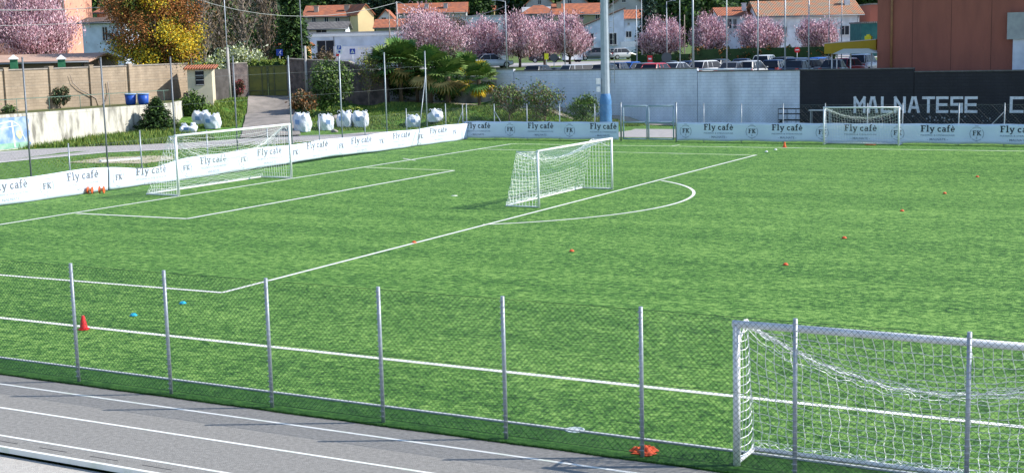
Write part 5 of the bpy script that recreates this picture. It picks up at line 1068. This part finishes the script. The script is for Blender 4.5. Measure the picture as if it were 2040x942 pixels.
for z in np.arange(3.2, 14, .38): mb.tube([(.33, 0, z), (.61, 0, z)], .014, 4)
mb.build('ladder', M_GALV, E)
mb = MB(); mb.box(-2, 2, -.1, .1, 15.9, 16.05); mb.build('lamp_bar', M_GALV, E)
for x_ in (-1.6, -.55, .55, 1.6): mb = MB(); mb.box(x_-.3, x_+.3, -.35, .0, 16.1, 16.7); mb.build('floodlight', M_GALVD, E)
# thin poles behind the wall
def pole(u, d, vb, vt, r, label, m=M_GALV, name='tall_pole', arm=0, z=None, cat='pole', group='tall thin poles behind the wall', plate=None):
    q = P(u, vb, d); z = (2.55 if (q[0] > -12.3 and q[1] < 82) else Hhill(q[0], q[1])) if z is None else z; zt = float(P(u, vt, d)[2])-z
    E = empty(name, label, cat, (q[0], q[1], z), VIEW_ROT, group); mb = MB(); mb.tube([(0, 0, -.1), (0, 0, zt)], [r, r*.7], 8); mb.build('shaft', m, E); mb = MB(); mb.lathe([(r*2.2, 0), (r*2.2, .04), (r*1.3, .08)], n=10); mb.build('base_plate', m, E)
    if arm:
        mb = MB(); mb.tube([(0, 0, zt-.05), (arm, 0, zt+.1)], r*.5, 6); mb.build('arm', m, E); mb = MB(); mb.box(min(arm, arm*1.4), max(arm, arm*1.4), -.12, .12, zt+.04, zt+.16); mb.build('lamp_head', M_GALV, E)
    if plate: mb = MB(); mb.box(-.13, .13, -r-.03, -r-.003, *plate); mb.build('notice_plate', M_WHITE, E)
    return E
pole(1355, 96, 140, -40, .035, 'thin pole rising behind the white wall, first right of the mast group', M_GALV)
pole(1381, 94.5, 140, -60, .08, 'thickest of the plain poles behind the white wall, near its joint')
pole(1448, 96, 140, -40, .05, 'thin pole before the left part of the long white house')
pole(1510, 93, 140, -40, .06, 'plain pole in front of the blossom tree at the middle of the long house')
pole(1564, 92.5, 140, -40, .06, 'pole with a small white plate near its foot behind the white wall', plate=(.55, .95))
pole(1611, 91.5, 140, -40, .05, 'plain pole behind the left end of the black wall')
pole(1651, 100, 137, -40, .04, 'thin pole left of the yellow canopy, left one of two'); pole(1676, 102, 137, -40, .04, 'thin pole crossing the yellow canopy, right one of two')
pole(1010, 128, 135, 3, .06, 'lamp post with short left arm among the blossom trees', arm=-.9, name='street_lamp', cat='street lamp', group='street lamps'); pole(1126, 118, 138, -30, .05, 'thin grey pole before the right end of the left blossom row')
pole(1269, 118, 135, 12, .05, 'street lamp post just right of the floodlight mast', arm=.0, name='street_lamp', cat='street lamp', group='street lamps'); pole(1279, 150, 105, -10, .045, 'faint pole against the right wing of the white house')
pole(1329, 126, 132, 4, .05, 'street lamp with short right arm between the spruce and dusky tree', arm=.6, name='street_lamp', cat='street lamp', group='street lamps'); pole(1364, 150, 100, 30, .07, 'short wooden pole carrying cables beside the dusky tree', M_BARKL)
pole(793, 145, 90, 4, .10, 'concrete pole carrying the sagging cables above the blossom tree', mat('pole_concrete', (.42, .4, .38), (.34, .33, .31), 3), group='utility poles', name='utility_pole', cat='utility pole'); pole(777, 150, 85, 22, .07, 'short wooden post left of the tall cable pole', M_BARKL, group='utility poles', name='utility_pole', cat='utility pole')
pole(457, 111, 193, -60, .05, 'thin metal pole beside the stone pier', z=1.9, group=None); pole(458, 110, 195, 95, .16, 'short thick concrete stump of pole between the shed and stone pier', mat('pole_concrete', (.42, .4, .38)), z=1.9, group='utility poles', name='utility_pole', cat='utility pole')
pole(612, 110.5, 190, 92, .14, 'pale concrete post right of the green gate', MATS['pole_concrete'], z=1.8, group='utility poles', name='utility_pole', cat='utility pole'); pole(604, 112.5, 150, -60, .05, 'slim dark pole rising above the concrete post by the gate', M_GALVD, z=1.9, group=None)
pole(380, 125, 110, -40, .07, 'pale pole between the bronze tree and the bare trees', MATS['pole_concrete'], z=3, group=None)
# cables
def cable(label, pts, d0, d1, r=.02, sag=0.):
    p = []
    n_ = len(pts)
    for i, (u, v) in enumerate(pts): p.append(P(u, v, d0+(d1-d0)*i/(n_-1)))
    out = []
    for i in range(n_-1):
        for k in range(8): t = k/8; out.append(p[i]*(1-t)+p[i+1]*t)
    out.append(p[-1]); mb = MB(); mb.tube([tuple(map(float, q_)) for q_ in out], r, 5); tag(mb.build('overhead_cable', mat('cable', (.35, .37, .36), rough=.6)), label, 'cable', 'overhead cables')
def curve(u0, v0, u1, v1, s, n_=9): return [(u0+(u1-u0)*k/n_, v0+(v1-v0)*k/n_+s*4*(k/n_)*(1-k/n_)) for k in range(n_+1)]
cable('thick cable crossing the top left corner before the salmon house', curve(-40, 20, 245, 12, 4), 100, 108, .035); cable('thinner cable below it crossing the blossom tree at far left', curve(-40, 52, 250, 40, 3), 100, 108, .022)
cable('long sagging cable from the pale pole past the cedar to the cable pole', curve(380, -5, 793, 5, 33), 111, 145, .025); cable('sagging cable from the cable pole over the blossom trees to the lamp', curve(793, 4, 1010, 12, 26), 145, 140, .03)
# ---------------------------------------------------------------- signs
def _disc(mb, z, r_, y0, y1):
    mb.add([(r_*math.cos(a), y0, z+r_*math.sin(a)) for a in np.linspace(0, 2*math.pi, 25)[:-1]]+[(r_*math.cos(a), y1, z+r_*math.sin(a)) for a in np.linspace(0, 2*math.pi, 25)[:-1]], [tuple(range(24)), tuple(range(47, 23, -1))]+[(i, 24+i, 24+(i+1) % 24, (i+1) % 24) for i in range(24)])
def sign(label, u, d, vb, vp, m_plates, z=None, group='road signs', shape='round', s=.3, back=False, name='road_sign'):
    q = P(u, vb, d); z = (2.55 if (q[0] > -12.3 and q[1] < 82) else Hhill(q[0], q[1])) if z is None else z; zc = float(P(u, vp, d)[2])-z
    E = empty(name, label, 'road sign', (q[0], q[1], z), VIEW_ROT, group); mb = MB(); mb.tube([(0, .04, -.1), (0, .04, zc+.1)], .03, 8); mb.build('post', M_GALV, E); mb = MB()
    if shape == 'round': _disc(mb, zc, s, -.012, 0)
    elif shape == 'square': mb.box(-s, s, -.012, .0, zc-s, zc+s)
    else: mb.box(-s, s, -.012, 0, zc-s*1.45, zc+s*1.45)
    pl = mb.build('plate', m_plates[0], E)
    return E, pl, zc
MB_BLUE = mat('sign_blue', (.02, .06, .4), rough=.4); MB_RED = mat('sign_red', (.6, .03, .04), rough=.4); MB_GREYB = mat('sign_back', (.1, .11, .12), rough=.6)
E, pl, zc = sign('white parking sign with a blue P above the round bush', 677, 116, 125, 99, [M_WHITE], shape='rect', s=.26, z=2.4)
mb = MB(); mb.box(-.17, .17, -.02, -.013, zc+.0, zc+.33); mb.build('blue_square', MB_BLUE, pl); mb = MB()
for qd in stroke([(-.05, .04), (-.05, .29)], .05)+stroke([(-.05, .265), (.05, .265), (.05, .17), (-.05, .17)], .045): mb.add([(a, -.0225-.0003*0, zc+b) for a, b in qd], [(0, 1, 2, 3)])
mb.build('letter_p', M_WHITE, pl); mb = MB(); mb.tube([(0, -.013, zc-.2), (0, -.02, zc-.2)], .1, 16); mb.build('blue_symbol', MB_BLUE, pl)
E, pl, zc = sign('square blue pedestrian crossing sign before the industrial building', 703, 122, 125, 103, [MB_BLUE], shape='square', s=.25, z=3.0); mb = MB(); mb.add([(-.18, -.014, zc-.16), (.18, -.014, zc-.16), (0, -.014, zc+.18)], [(0, 1, 2)]); mb.build('white_triangle', M_WHITE, pl)
mb = MB(); mb.tube([(0, -.016, zc+.06), (.0, -.016, zc-.02), (-.05, -.016, zc-.12)], .014, 4); mb.tube([(0, -.016, zc-.02), (.05, -.016, zc-.12)], .012, 4); mb.build('figure', M_DARK, pl)
E, pl, zc = sign('blue square road sign above the green gate', 558, 116, 130, 105, [MB_BLUE], shape='square', s=.27, z=2.5); mb = MB(); mb.tube([(-.12, -.016, zc-.18), (.02, -.016, zc+.02), (.14, -.016, zc+.14)], .018, 4); mb.tube([(.02, -.016, zc+.02), (.12, -.016, zc-.16)], .018, 4); mb.build('white_arrow', M_WHITE, pl)
sign('round road sign seen from its dark back left of the mast', 1104, 118, 138, 115, [MB_GREYB], s=.34); sign('large round sign seen from its dark back right of the mast', 1328, 112, 138, 115, [MB_GREYB], s=.42)
E, pl, zc = sign('red and white sign on a post beside the blue cars', 1295, 110, 138, 118, [MB_RED], s=.2, shape='rect'); mb = MB(); mb.box(-.12, .12, -.018, -.013, zc-.05, zc+.08); mb.build('white_panel', M_WHITE, pl)
E, pl, zc = sign('round red no entry sign before the white house left of the yellow canopy', 1588, 128, 120, 100, [MB_RED], s=.27); mb = MB(); mb.box(-.18, .18, -.018, -.013, zc-.04, zc+.04); mb.build('white_bar', M_WHITE, pl)
sign('small yellow panel sign under the blossom trees left of the round sign', 1089, 130, 130, 113, [MATS['bright_yellow']], s=.2, shape='rect')
mb = MB(); q = P(702, 150, 118)
# ---------------------------------------------------------------- cars
M_TYRE = mat('tyre', (.02, .02, .02), rough=.9); M_RIM = mat('rim', (.4, .42, .44), rough=.35, metal=.6); M_HL = mat('headlight_lens', (.6, .63, .66), rough=.15, spec=.8); M_TL = mat('taillight_lens', (.5, .02, .02), rough=.2, spec=.7); M_TRIM = mat('black_trim', (.02, .02, .022), rough=.5)
def make_car(kind):
    L, Wd, Hh, prof = {'hatch': (3.9, 1.7, 1.48, [(-1.95, .55, .9), (-1.9, .95, 0), (-1.7, 0, 0)]), 'sedan': (4.4, 1.76, 1.44, 0), 'suv': (4.4, 1.82, 1.66, 0), 'estate': (4.5, 1.78, 1.48, 0)}[kind]
    h = L/2; belt = Hh*.62; w = Wd/2
    # stations along x (front = +x): hood height
    st = [(-h, .45, .62, .86), (-h+.06, .28, .8, .93), (-h+.35, .22, belt, .98), (-h*.45, .2, belt, 1), (0, .2, belt-.01, 1), (h*.42, .2, belt-.03, 1), (h*.5, .21, belt-.06, .99), (h-.35, .24, belt-.2, .95), (h-.06, .3, belt-.32, .86), (h, .4, .56, .78)]
    if kind == 'sedan': st[2] = (-h+.35, .22, belt+.02, .95)
    body = MB(); n_ = 0
    for (x, zb, zt, ws) in st:
        ww = w*ws; r = .06; sec = [(-ww*.9, zb), (-ww, zb+.12), (-ww*1.0, (zb+zt)/2), (-ww*.97, zt-.06), (-ww*.88, zt), (0, zt+.03), (ww*.88, zt), (ww*.97, zt-.06), (ww, (zb+zt)/2), (ww, zb+.12), (ww*.9, zb)]
        body.v += [(x, a, b) for a, b in sec]; n_ = len(sec)
    for i in range(len(st)-1):
        for j in range(n_-1): k = i*n_+j; body.f.append((k, k+1, k+n_+1, k+n_)); body.m.append(0); body.smooth.append(True)
        k = i*n_; body.f.append((k+n_-1, k, k+n_, k+2*n_-1)); body.m.append(0); body.smooth.append(False)
    body.f.append(tuple(range(n_))); body.m.append(0); body.smooth.append(False); k = (len(st)-1)*n_; body.f.append(tuple(k+n_-1-i for i in range(n_))); body.m.append(0); body.smooth.append(False)
    xr0, xr1 = {'hatch': (-h*.72, h*.12), 'sedan': (-h*.38, h*.1), 'suv': (-h*.78, h*.12), 'estate': (-h*.8, h*.1)}[kind]; xb0, xb1 = {'hatch': (-h*.94, h*.52), 'sedan': (-h*.72, h*.48), 'suv': (-h*.95, h*.5), 'estate': (-h*.96, h*.5)}[kind]
    wb, wr = w*.9, w*.70; rt = Hh
    bt = belt+.0
    base = [(xb0, wb*.92), (xb0+.15, wb), (xb1-.3, wb), (xb1, wb*.85)]; top = [(xr0, wr*.92), (xr0+.1, wr), (xr1-.1, wr), (xr1, wr*.92)]
    gl = MB(); ring_b = [(x, y, bt-.02) for x, y in base]+[(x, -y, bt-.02) for x, y in base[::-1]]; ring_t = [(x, y, rt-.05) for x, y in top]+[(x, -y, rt-.05) for x, y in top[::-1]]
    gl.add(ring_b+ring_t, [(i, (i+1) % 8, 8+(i+1) % 8, 8+i) for i in range(8)]+[tuple(range(8, 16))])
    # roof panel, slightly crowned, plus pillars in body colour
    mid = [(x*1.0+(.0), y*.55, rt+.01) for x, y in top]; ringo = [(x+(.03 if x > 0 else -.03), y*1.03, rt-.055) for x, y in top]+[(x+(.03 if x > 0 else -.03), -y*1.03, rt-.055) for x, y in top[::-1]]; ringm = [(x*.97, y*.85, rt) for x, y in top]+[(x*.97, -y*.85, rt) for x, y in top[::-1]]; ringc = [(x*.8, y*.4, rt+.02) for x, y in top]+[(x*.8, -y*.4, rt+.02) for x, y in top[::-1]]
    body.add(ringo+ringm+ringc, [(i, (i+1) % 8, 8+(i+1) % 8, 8+i) for i in range(8)]+[(8+i, 8+(i+1) % 8, 16+(i+1) % 8, 16+i) for i in range(8)]+[tuple(range(16, 24))], 0, True)
    for sy in (-1, 1):
        for (a, b) in (((xb1-.02, wb*.86), (xr1, wr*.93)), ((xb0+.02, wb*.93), (xr0, wr*.93))): body.tube([(a[0], sy*a[1], bt-.02), (b[0], sy*b[1], rt-.05)], .026, 5)
        xm_ = (xr0+xr1)/2+.05; body.tube([(xm_, sy*wb*1.0, bt-.02), (xm_, sy*wr*1.0, rt-.05)], .02, 5)
        if kind in ('suv', 'estate', 'hatch'): xm_ = xr0+.35; body.tube([(xm_-.12, sy*wb*1.0, bt-.02), (xm_, sy*wr*1.0, rt-.05)], .04, 5)
        body.lathe([(.02, -.05), (.09, -.04), (.1, .04), (.03, .06)], (xb1-.45, sy*(w+.06), bt+.05), 8)
    E = empty('parked_car', None, 'car', (0, 0, 0)); body.build('body', M_WHITE, E); gl.build('windows', M_GLASS, E)
    for sx in (-h*.62, h*.63):
        for sy in (-1, 1):
            mb = MB(); y0 = sy*(w-.2); y1 = sy*(w-.0); mb.tube([(sx, y0, .32), (sx, y1, .32)], .32, 18); t_ = mb.build('tyre', M_TYRE, E); mb = MB(); mb.tube([(sx, y1-sy*.02, .32), (sx, y1+sy*.012, .32)], .2, 14); mb.build('rim', M_RIM, t_)
    for sy in (-1, 1):
        mb = MB(); mb.add([(h-.02, sy*w*.45, .6), (h-.14, sy*w*.83, .6), (h-.2, sy*w*.83, .76), (h-.08, sy*w*.45, .74)], [(0, 1, 2, 3)]); mb.box(h-.2, h-.03, min(sy*w*.45, sy*w*.78), max(sy*w*.45, sy*w*.78), .58, .72); mb.build('headlight', M_HL, E)
        mb = MB(); mb.box(-h-.01, -h+.2, min(sy*w*.6, sy*w*.86), max(sy*w*.6, sy*w*.86), .66, .9); mb.build('taillight', M_TL, E)
    mb = MB(); mb.box(-h-.03, -h+.1, -w*.7, w*.7, .34, .5); mb.box(h-.1, h+.02, -w*.65, w*.65, .32, .46); mb.build('bumper', M_TRIM, E)
    return E
PROT = {k: make_car(k) for k in ('hatch', 'sedan', 'suv', 'estate')}; used = set()
def paint(name, c): return mat('paint_'+name, c, rough=.28, spec=.6)
PC = {'red': (.5, .02, .025), 'black': (.012, .013, .016), 'silver': (.42, .44, .46), 'white': (.75, .76, .77), 'navy': (.015, .03, .09), 'blue': (.02, .12, .5), 'grey': (.13, .14, .16), 'pale': (.5, .55, .6)}
def car(kind, u, vtop, d, col, rz, label, dz=0.):
    src = PROT[kind]; o = src if kind not in used else dup(src); used.add(kind); q = P(u, vtop, d); H_ = {'hatch': 1.48, 'sedan': 1.44, 'suv': 1.66, 'estate': 1.48}[kind]
    z = 2.55 if (q[0] > -12.3 and q[1] < 82) else Hhill(q[0], q[1]); 
    o.location = (q[0], q[1], z+dz+.005); o.rotation_euler = (0, 0, rz); o['label'] = label; o['category'] = 'car'; o['group'] = 'cars in the car park'
    for ch in o.children:
        if ch.name.startswith('body'): ch.material_slots[0].link = 'OBJECT'; ch.material_slots[0].material = paint(col, PC[col])
D_ = math.radians
CARS = [('hatch', 1048, 124, 112, 'red', D_(95), 'red car with only its roof showing above the left part of the white wall'), ('sedan', 1108, 124, 112, 'black', D_(80), 'black car directly behind the round sign left of the mast'),
 ('estate', 1166, 124, 108, 'silver', D_(60), 'silver estate car with black windows just left of the mast'), ('hatch', 1232, 124, 112, 'navy', D_(95), 'dark blue car just right of the mast'),
 ('sedan', 1262, 122, 116, 'blue', D_(75), 'bright blue car right of the mast behind the lamp post'), ('hatch', 1290, 126, 107, 'grey', D_(100), 'grey car beside the red and white sign'), ('hatch', 1312, 128, 104, 'red', D_(85), 'red car half hidden behind the white wall under the large round sign'),
 ('sedan', 1350, 126, 108, 'pale', D_(80), 'pale grey car immediately left of the thickest pole'), ('sedan', 1378, 124, 113, 'navy', D_(70), 'dark blue car with roof behind the thickest pole'), ('hatch', 1415, 122, 110, 'white', D_(70), 'white car right of the thickest pole'),
 ('sedan', 1462, 130, 103, 'grey', D_(88), 'low grey car behind the white pipe on the wall'), ('hatch', 1500, 129, 104, 'silver', D_(85), 'silver car left of the pole with the notice plate'), ('suv', 1527, 117, 122, 'pale', D_(92), 'pale blue van-like car standing higher than its neighbours at mid right'), ('hatch', 1545, 127, 106, 'navy', D_(92), 'dark blue car with red tail light beside the notice pole'),
 ('sedan', 1590, 131, 102, 'black', D_(88), 'black car behind the left end of the black wall'), ('estate', 1597, 122, 112, 'navy', D_(75), 'navy estate car in the second row at the left end of the black wall'), ('sedan', 1632, 122, 113, 'blue', D_(70), 'blue car in the second row left of the yellow canopy'),
 ('sedan', 1662, 130, 101, 'black', D_(95), 'black low car in front of the red one by the canopy'), ('hatch', 1692, 125, 105, 'red', D_(78), 'red hatchback under the yellow canopy'), ('suv', 1722, 121, 112, 'white', D_(85), 'white off-road car beside the brown building'),
 ('hatch', 1078, 127, 108, 'black', D_(88), 'black hatchback between the red roof and the silver estate car'), ('sedan', 1335, 127, 116, 'black', D_(96), 'black car in the second row directly under the large round sign'), ('hatch', 1438, 126, 116, 'black', D_(84), 'black car in the second row between the white and low grey cars'),
 ('sedan', 1480, 126, 118, 'navy', D_(94), 'navy car in the second row above the white pipe'), ('estate', 1568, 125, 119, 'black', D_(86), 'black estate car in the second row behind the notice pole'), ('hatch', 1615, 127, 104, 'grey', D_(82), 'grey hatchback in the front row under the no entry sign'), ('hatch', 1210, 128, 105, 'black', D_(92), 'black hatchback partly hidden by the floodlight mast'), ('sedan', 1640, 126, 119, 'black', D_(80), 'black car in the back row at the left post of the canopy'),
 ('suv', 1186, 103, 178, 'grey', VIEW_ROT+math.pi, 'grey off-road car seen side-on before the white house'), ('hatch', 1240, 102, 180, 'silver', VIEW_ROT+.4, 'small silver car parked in front of the white house wing'), ('estate', 930, 107, 150, 'silver', VIEW_ROT+.2, 'silver car between the palms and the blossom trees, left one'), ('sedan', 978, 117, 138, 'pale', VIEW_ROT+.3, 'pale car between the palms and blossom trees, right one'),
 ('hatch', 1085, 108, 168, 'black', VIEW_ROT, 'dark car in the street behind the blossom trunks')]
for c_ in CARS: car(*c_)
# street beyond the car park
mb = MB(); a, b, c, d = sd_xy(-60, 148), sd_xy(60, 148), sd_xy(60, 172), sd_xy(-60, 172); mb.add([(*a, 3.406), (*b, 3.406), (*c, 3.406), (*d, 3.406)], [(0, 1, 2, 3)]); struct('road', mb, M_PATH)
mb = MB(); a, b, c, d = sd_xy(-60, 144), sd_xy(60, 144), sd_xy(60, 148), sd_xy(-60, 148); mb.add([(*a, 3.412), (*b, 3.412), (*c, 3.412), (*d, 3.412)], [(0, 1, 2, 3)]); struct('sidewalk', mb, M_CONC)
# white van seen end-on under the trees
q = P(1140, 122, 166); E = empty('white_van', 'boxy white van parked under the last blossom tree left of the mast', 'van', (q[0], q[1], Hhill(q[0], q[1])), VIEW_ROT+.2)
mb = MB(); v = [(-1.1, -.85, .3), (1.1, -.85, .3), (1.1, .85, .3), (-1.1, .85, .3), (-1.1, -.82, 1.1), (1.1, -.82, 1.1), (1.1, .82, 1.1), (-1.1, .82, 1.1), (-1.0, -.74, 1.62), (.7, -.74, 1.62), (.7, .74, 1.62), (-1.0, .74, 1.62)]
mb.add(v, [(3, 2, 1, 0), (0, 1, 5, 4), (1, 2, 6, 5), (2, 3, 7, 6), (3, 0, 4, 7), (4, 5, 9, 8), (5, 6, 10, 9), (6, 7, 11, 10), (7, 4, 8, 11), (8, 9, 10, 11)]); mb.build('body', M_WHITE, E)
mb = MB(); mb.box(.0, .6, -.80, -.775, 1.15, 1.5); mb.build('side_window', M_GLASS, E)
for x_ in (-.7, .7):
    for y_ in (-.75, .6): mb = MB(); mb.tube([(x_, y_, .3), (x_, y_+.2, .3)], .3, 16); mb.build('tyre', M_TYRE, E)
# balcony in front of the white house wing
q = P(1262, 88, 183); E = empty('balcony', 'long white balcony parapet below the wing of the white house', 'balcony', (q[0]-.5, q[1], 3.4), VIEW_ROT); zz = float(P(1262, 94, 183)[2])-3.4
mb = MB(); mb.box(-1.3, 1.3, -.6, .3, zz, zz+.75); mb.build('parapet', M_WHITE, E); 
for x_ in (-1.2, 1.1): mb = MB(); mb.box(x_, x_+.12, -.5, -.38, 0, zz-.003); mb.build('pillar', M_WHITE, E)
# bench and cart by the black wall
q = on_z(1597, 256); E = empty('bench', 'small white topped bench standing against the wall where white meets black', 'bench', (float(q[0])+.3, 42.6, 0)); 
mb = MB(); mb.box(-.75, .75, -.22, .22, .95, 1.0); mb.build('seat', M_WHITE, E)
for x_ in (-.65, .6):
    for y_ in (-.18, .14): mb = MB(); mb.box(x_, x_+.05, y_, y_+.04, 0, .948); mb.build('leg', M_GALV, E)
E = empty('equipment_cart', 'dark metal equipment cart behind the banner left of the small bench', 'cart', (float(q[0])-1.5, 42.4, 0)); mb = MB()
for z in (.35, .75, 1.08): mb.tube([(-.9, -.3, z), (.9, -.3, z), (.9, .3, z), (-.9, .3, z), (-.9, -.3, z)], .025, 6)
for x_ in (-.9, -.3, .3, .9): mb.tube([(x_, -.3, .1), (x_, -.3, 1.08)], .02, 5)
mb.box(-.85, .85, -.25, .25, .3, .34); mb.build('frame', M_DARK, E)
for x_ in (-.7, .7): mb = MB(); mb.tube([(x_, -.34, .16), (x_, -.3, .16)], .16, 14); mb.build('wheel', M_TYRE, E)
# ---------------------------------------------------------------- trees on the slope behind
def bare_tree(label, u, d, vt, wpx, seed, mats, n=900, group='bare trees on the slope', z=None):
    q = P(u, 60, d); z = Hhill(q[0], q[1]) if z is None else z; h = float(P(u, vt, d)[2])-z; rs = random.Random(seed)
    E = empty('bare_tree', label, 'tree', (q[0], q[1], z-.1), 0, group); mb = MB(); w = wpx*d/FPX/2; cs = []
    mb.tube([(0, 0, 0), (rs.gauss(0, .1), rs.gauss(0, .1), h*.5), (rs.gauss(0, .3), rs.gauss(0, .3), h*.95)], [.16, .1, .03], 6)
    for k in range(80):
        z_ = h*rs.uniform(.12, .9); a = rs.uniform(0, 6.28); l = w*rs.uniform(.4, 1); tip = (l*math.cos(a), l*math.sin(a), min(h, z_+l*rs.uniform(.9, 2.4))); mb.tube([(0, 0, z_), (tip[0]*.5, tip[1]*.5, z_*.5+tip[2]*.5-.1), tip], [.05, .03, .01], 4, cap=False); cs.append((tip, list(range(len(mats))), 1.)); cs.append(((tip[0]*.6, tip[1]*.6, z_*.4+tip[2]*.6), list(range(len(mats))), 1.))
    mb.build('trunk', M_BARKL if seed % 2 else M_BARK, E); mb = MB(); leaf_quads(mb, n, cs, .35, .10, None, 4., .6, rs); mb.build('crown', mats, E); return E
TW_ = [LEAF['brown'], mat('twig_grey', (.12, .1, .085), (.18, .15, .13), 2)]
bare_tree('bare brown tree immediately right of the bronze tree', 405, 128, -40, 60, 81, TW_, 1000); bare_tree('leafless tree with many upright stems behind the thin pole by the pier', 440, 132, -40, 60, 82, TW_, 1000); bare_tree('leafless tree rising above the pale flowering shrub', 485, 136, -40, 65, 83, TW_, 1000); bare_tree('leafless tree just left of the cedar', 530, 140, -40, 65, 84, TW_, 1000)
bare_tree('thin bare tree above the pale blue house', 225, 160, -20, 50, 85, TW_, 1400); bare_tree('bare grey tree between two blossom trees behind the palms', 912, 150, 40, 40, 86, TW_, 1500)
# prototypes for the wood
def rpos(u, d): x, y = CP[:2]+(ray(u, 60)*d)[:2]; return float(x), float(y)
prA = make_tree('woodland_tree', 'dark evergreen tree in the dense wood along the top edge', 'tree', 11, 4.2, 1.5, [LEAF['dark'], LEAF['dark'], LEAF['mid']], 3800, .5, 91, ncl=46, r0=.22, group='dark trees of the wood at the top edge', nl=8)
prB = conifer('woodland_tree', 'dark evergreen tree in the dense wood along the top edge', (0, 0, 0), 13, 3.6, [LEAF['dark'], LEAF['blue'], LEAF['dark']], 92, 3600, .42, 'dark trees of the wood at the top edge', .3)
first = {0: True, 1: True}; rs = random.Random(11); cnt = 0
for row, d in enumerate((292, 315, 340, 368, 400)):
    u = -60+row*17
    while u < 2100:
        dd = d+rs.uniform(-8, 8); uu = u+rs.uniform(-12, 12); x, y = rpos(uu, dd); k = 0 if rs.random() < .6 else 1; src = (prA, prB)[k]; o = src if first[k] else dup(src); first[k] = False
        o.location = (x, y, Hhill(x, y)-.3); s_ = rs.uniform(.75, 1.25); o.scale = (s_, s_, s_*rs.uniform(.9, 1.15)); o.rotation_euler = (0, 0, rs.uniform(0, 6)); u += 56 if uu < 1750 else 150; cnt += 1
def copyt(src, u, d, sc, label, group=None, szz=None, z=None):
    x, y = rpos(u, d); o = place(src, x, y, (Hhill(x, y) if z is None else z)-.2, sc, rs.uniform(0, 6), label, szz)
    if group: o['group'] = group
    elif 'group' in o: del o['group']
    return o
for u, d, s_, l in [(140, 172, .9, 'dark tree between the salmon house and the terracotta building'), (175, 180, .85, 'dark tree above the left end of the small brown roof'), (245, 175, .8, 'dark evergreen behind the bronze tree near its top left'), (345, 165, .8, 'dark evergreen behind the top right of the bronze tree'), (400, 178, .85, 'shadowy evergreen behind the bare brown tree'), (455, 180, .9, 'shadowy evergreen behind the upright leafless stems'), (505, 215, .8, 'dark tree above the brownish red house'), (560, 172, .75, 'dark tree behind the cedar, left of the yellow house'), (880, 330, 1., 'green tree above the long orange roof'), (940, 285, .9, 'dark round tree beside the right end of the long orange roof'), (1030, 290, .9, 'dark green tree between the orange hipped roof and the wood'), (1345, 200, .95, 'big dark evergreen right of the blue spruce'), (1385, 195, 1.0, 'big green tree behind the thickest pole'), (1425, 205, .95, 'dark green tree left of the long white house roof'), (1600, 250, .8, 'dark tree above the ridge of the long white house'), (1500, 245, .8, 'dark tree above the lower orange roof at right')]:
    copyt(prA if s_ != .8 else prB, u, d, s_, l)
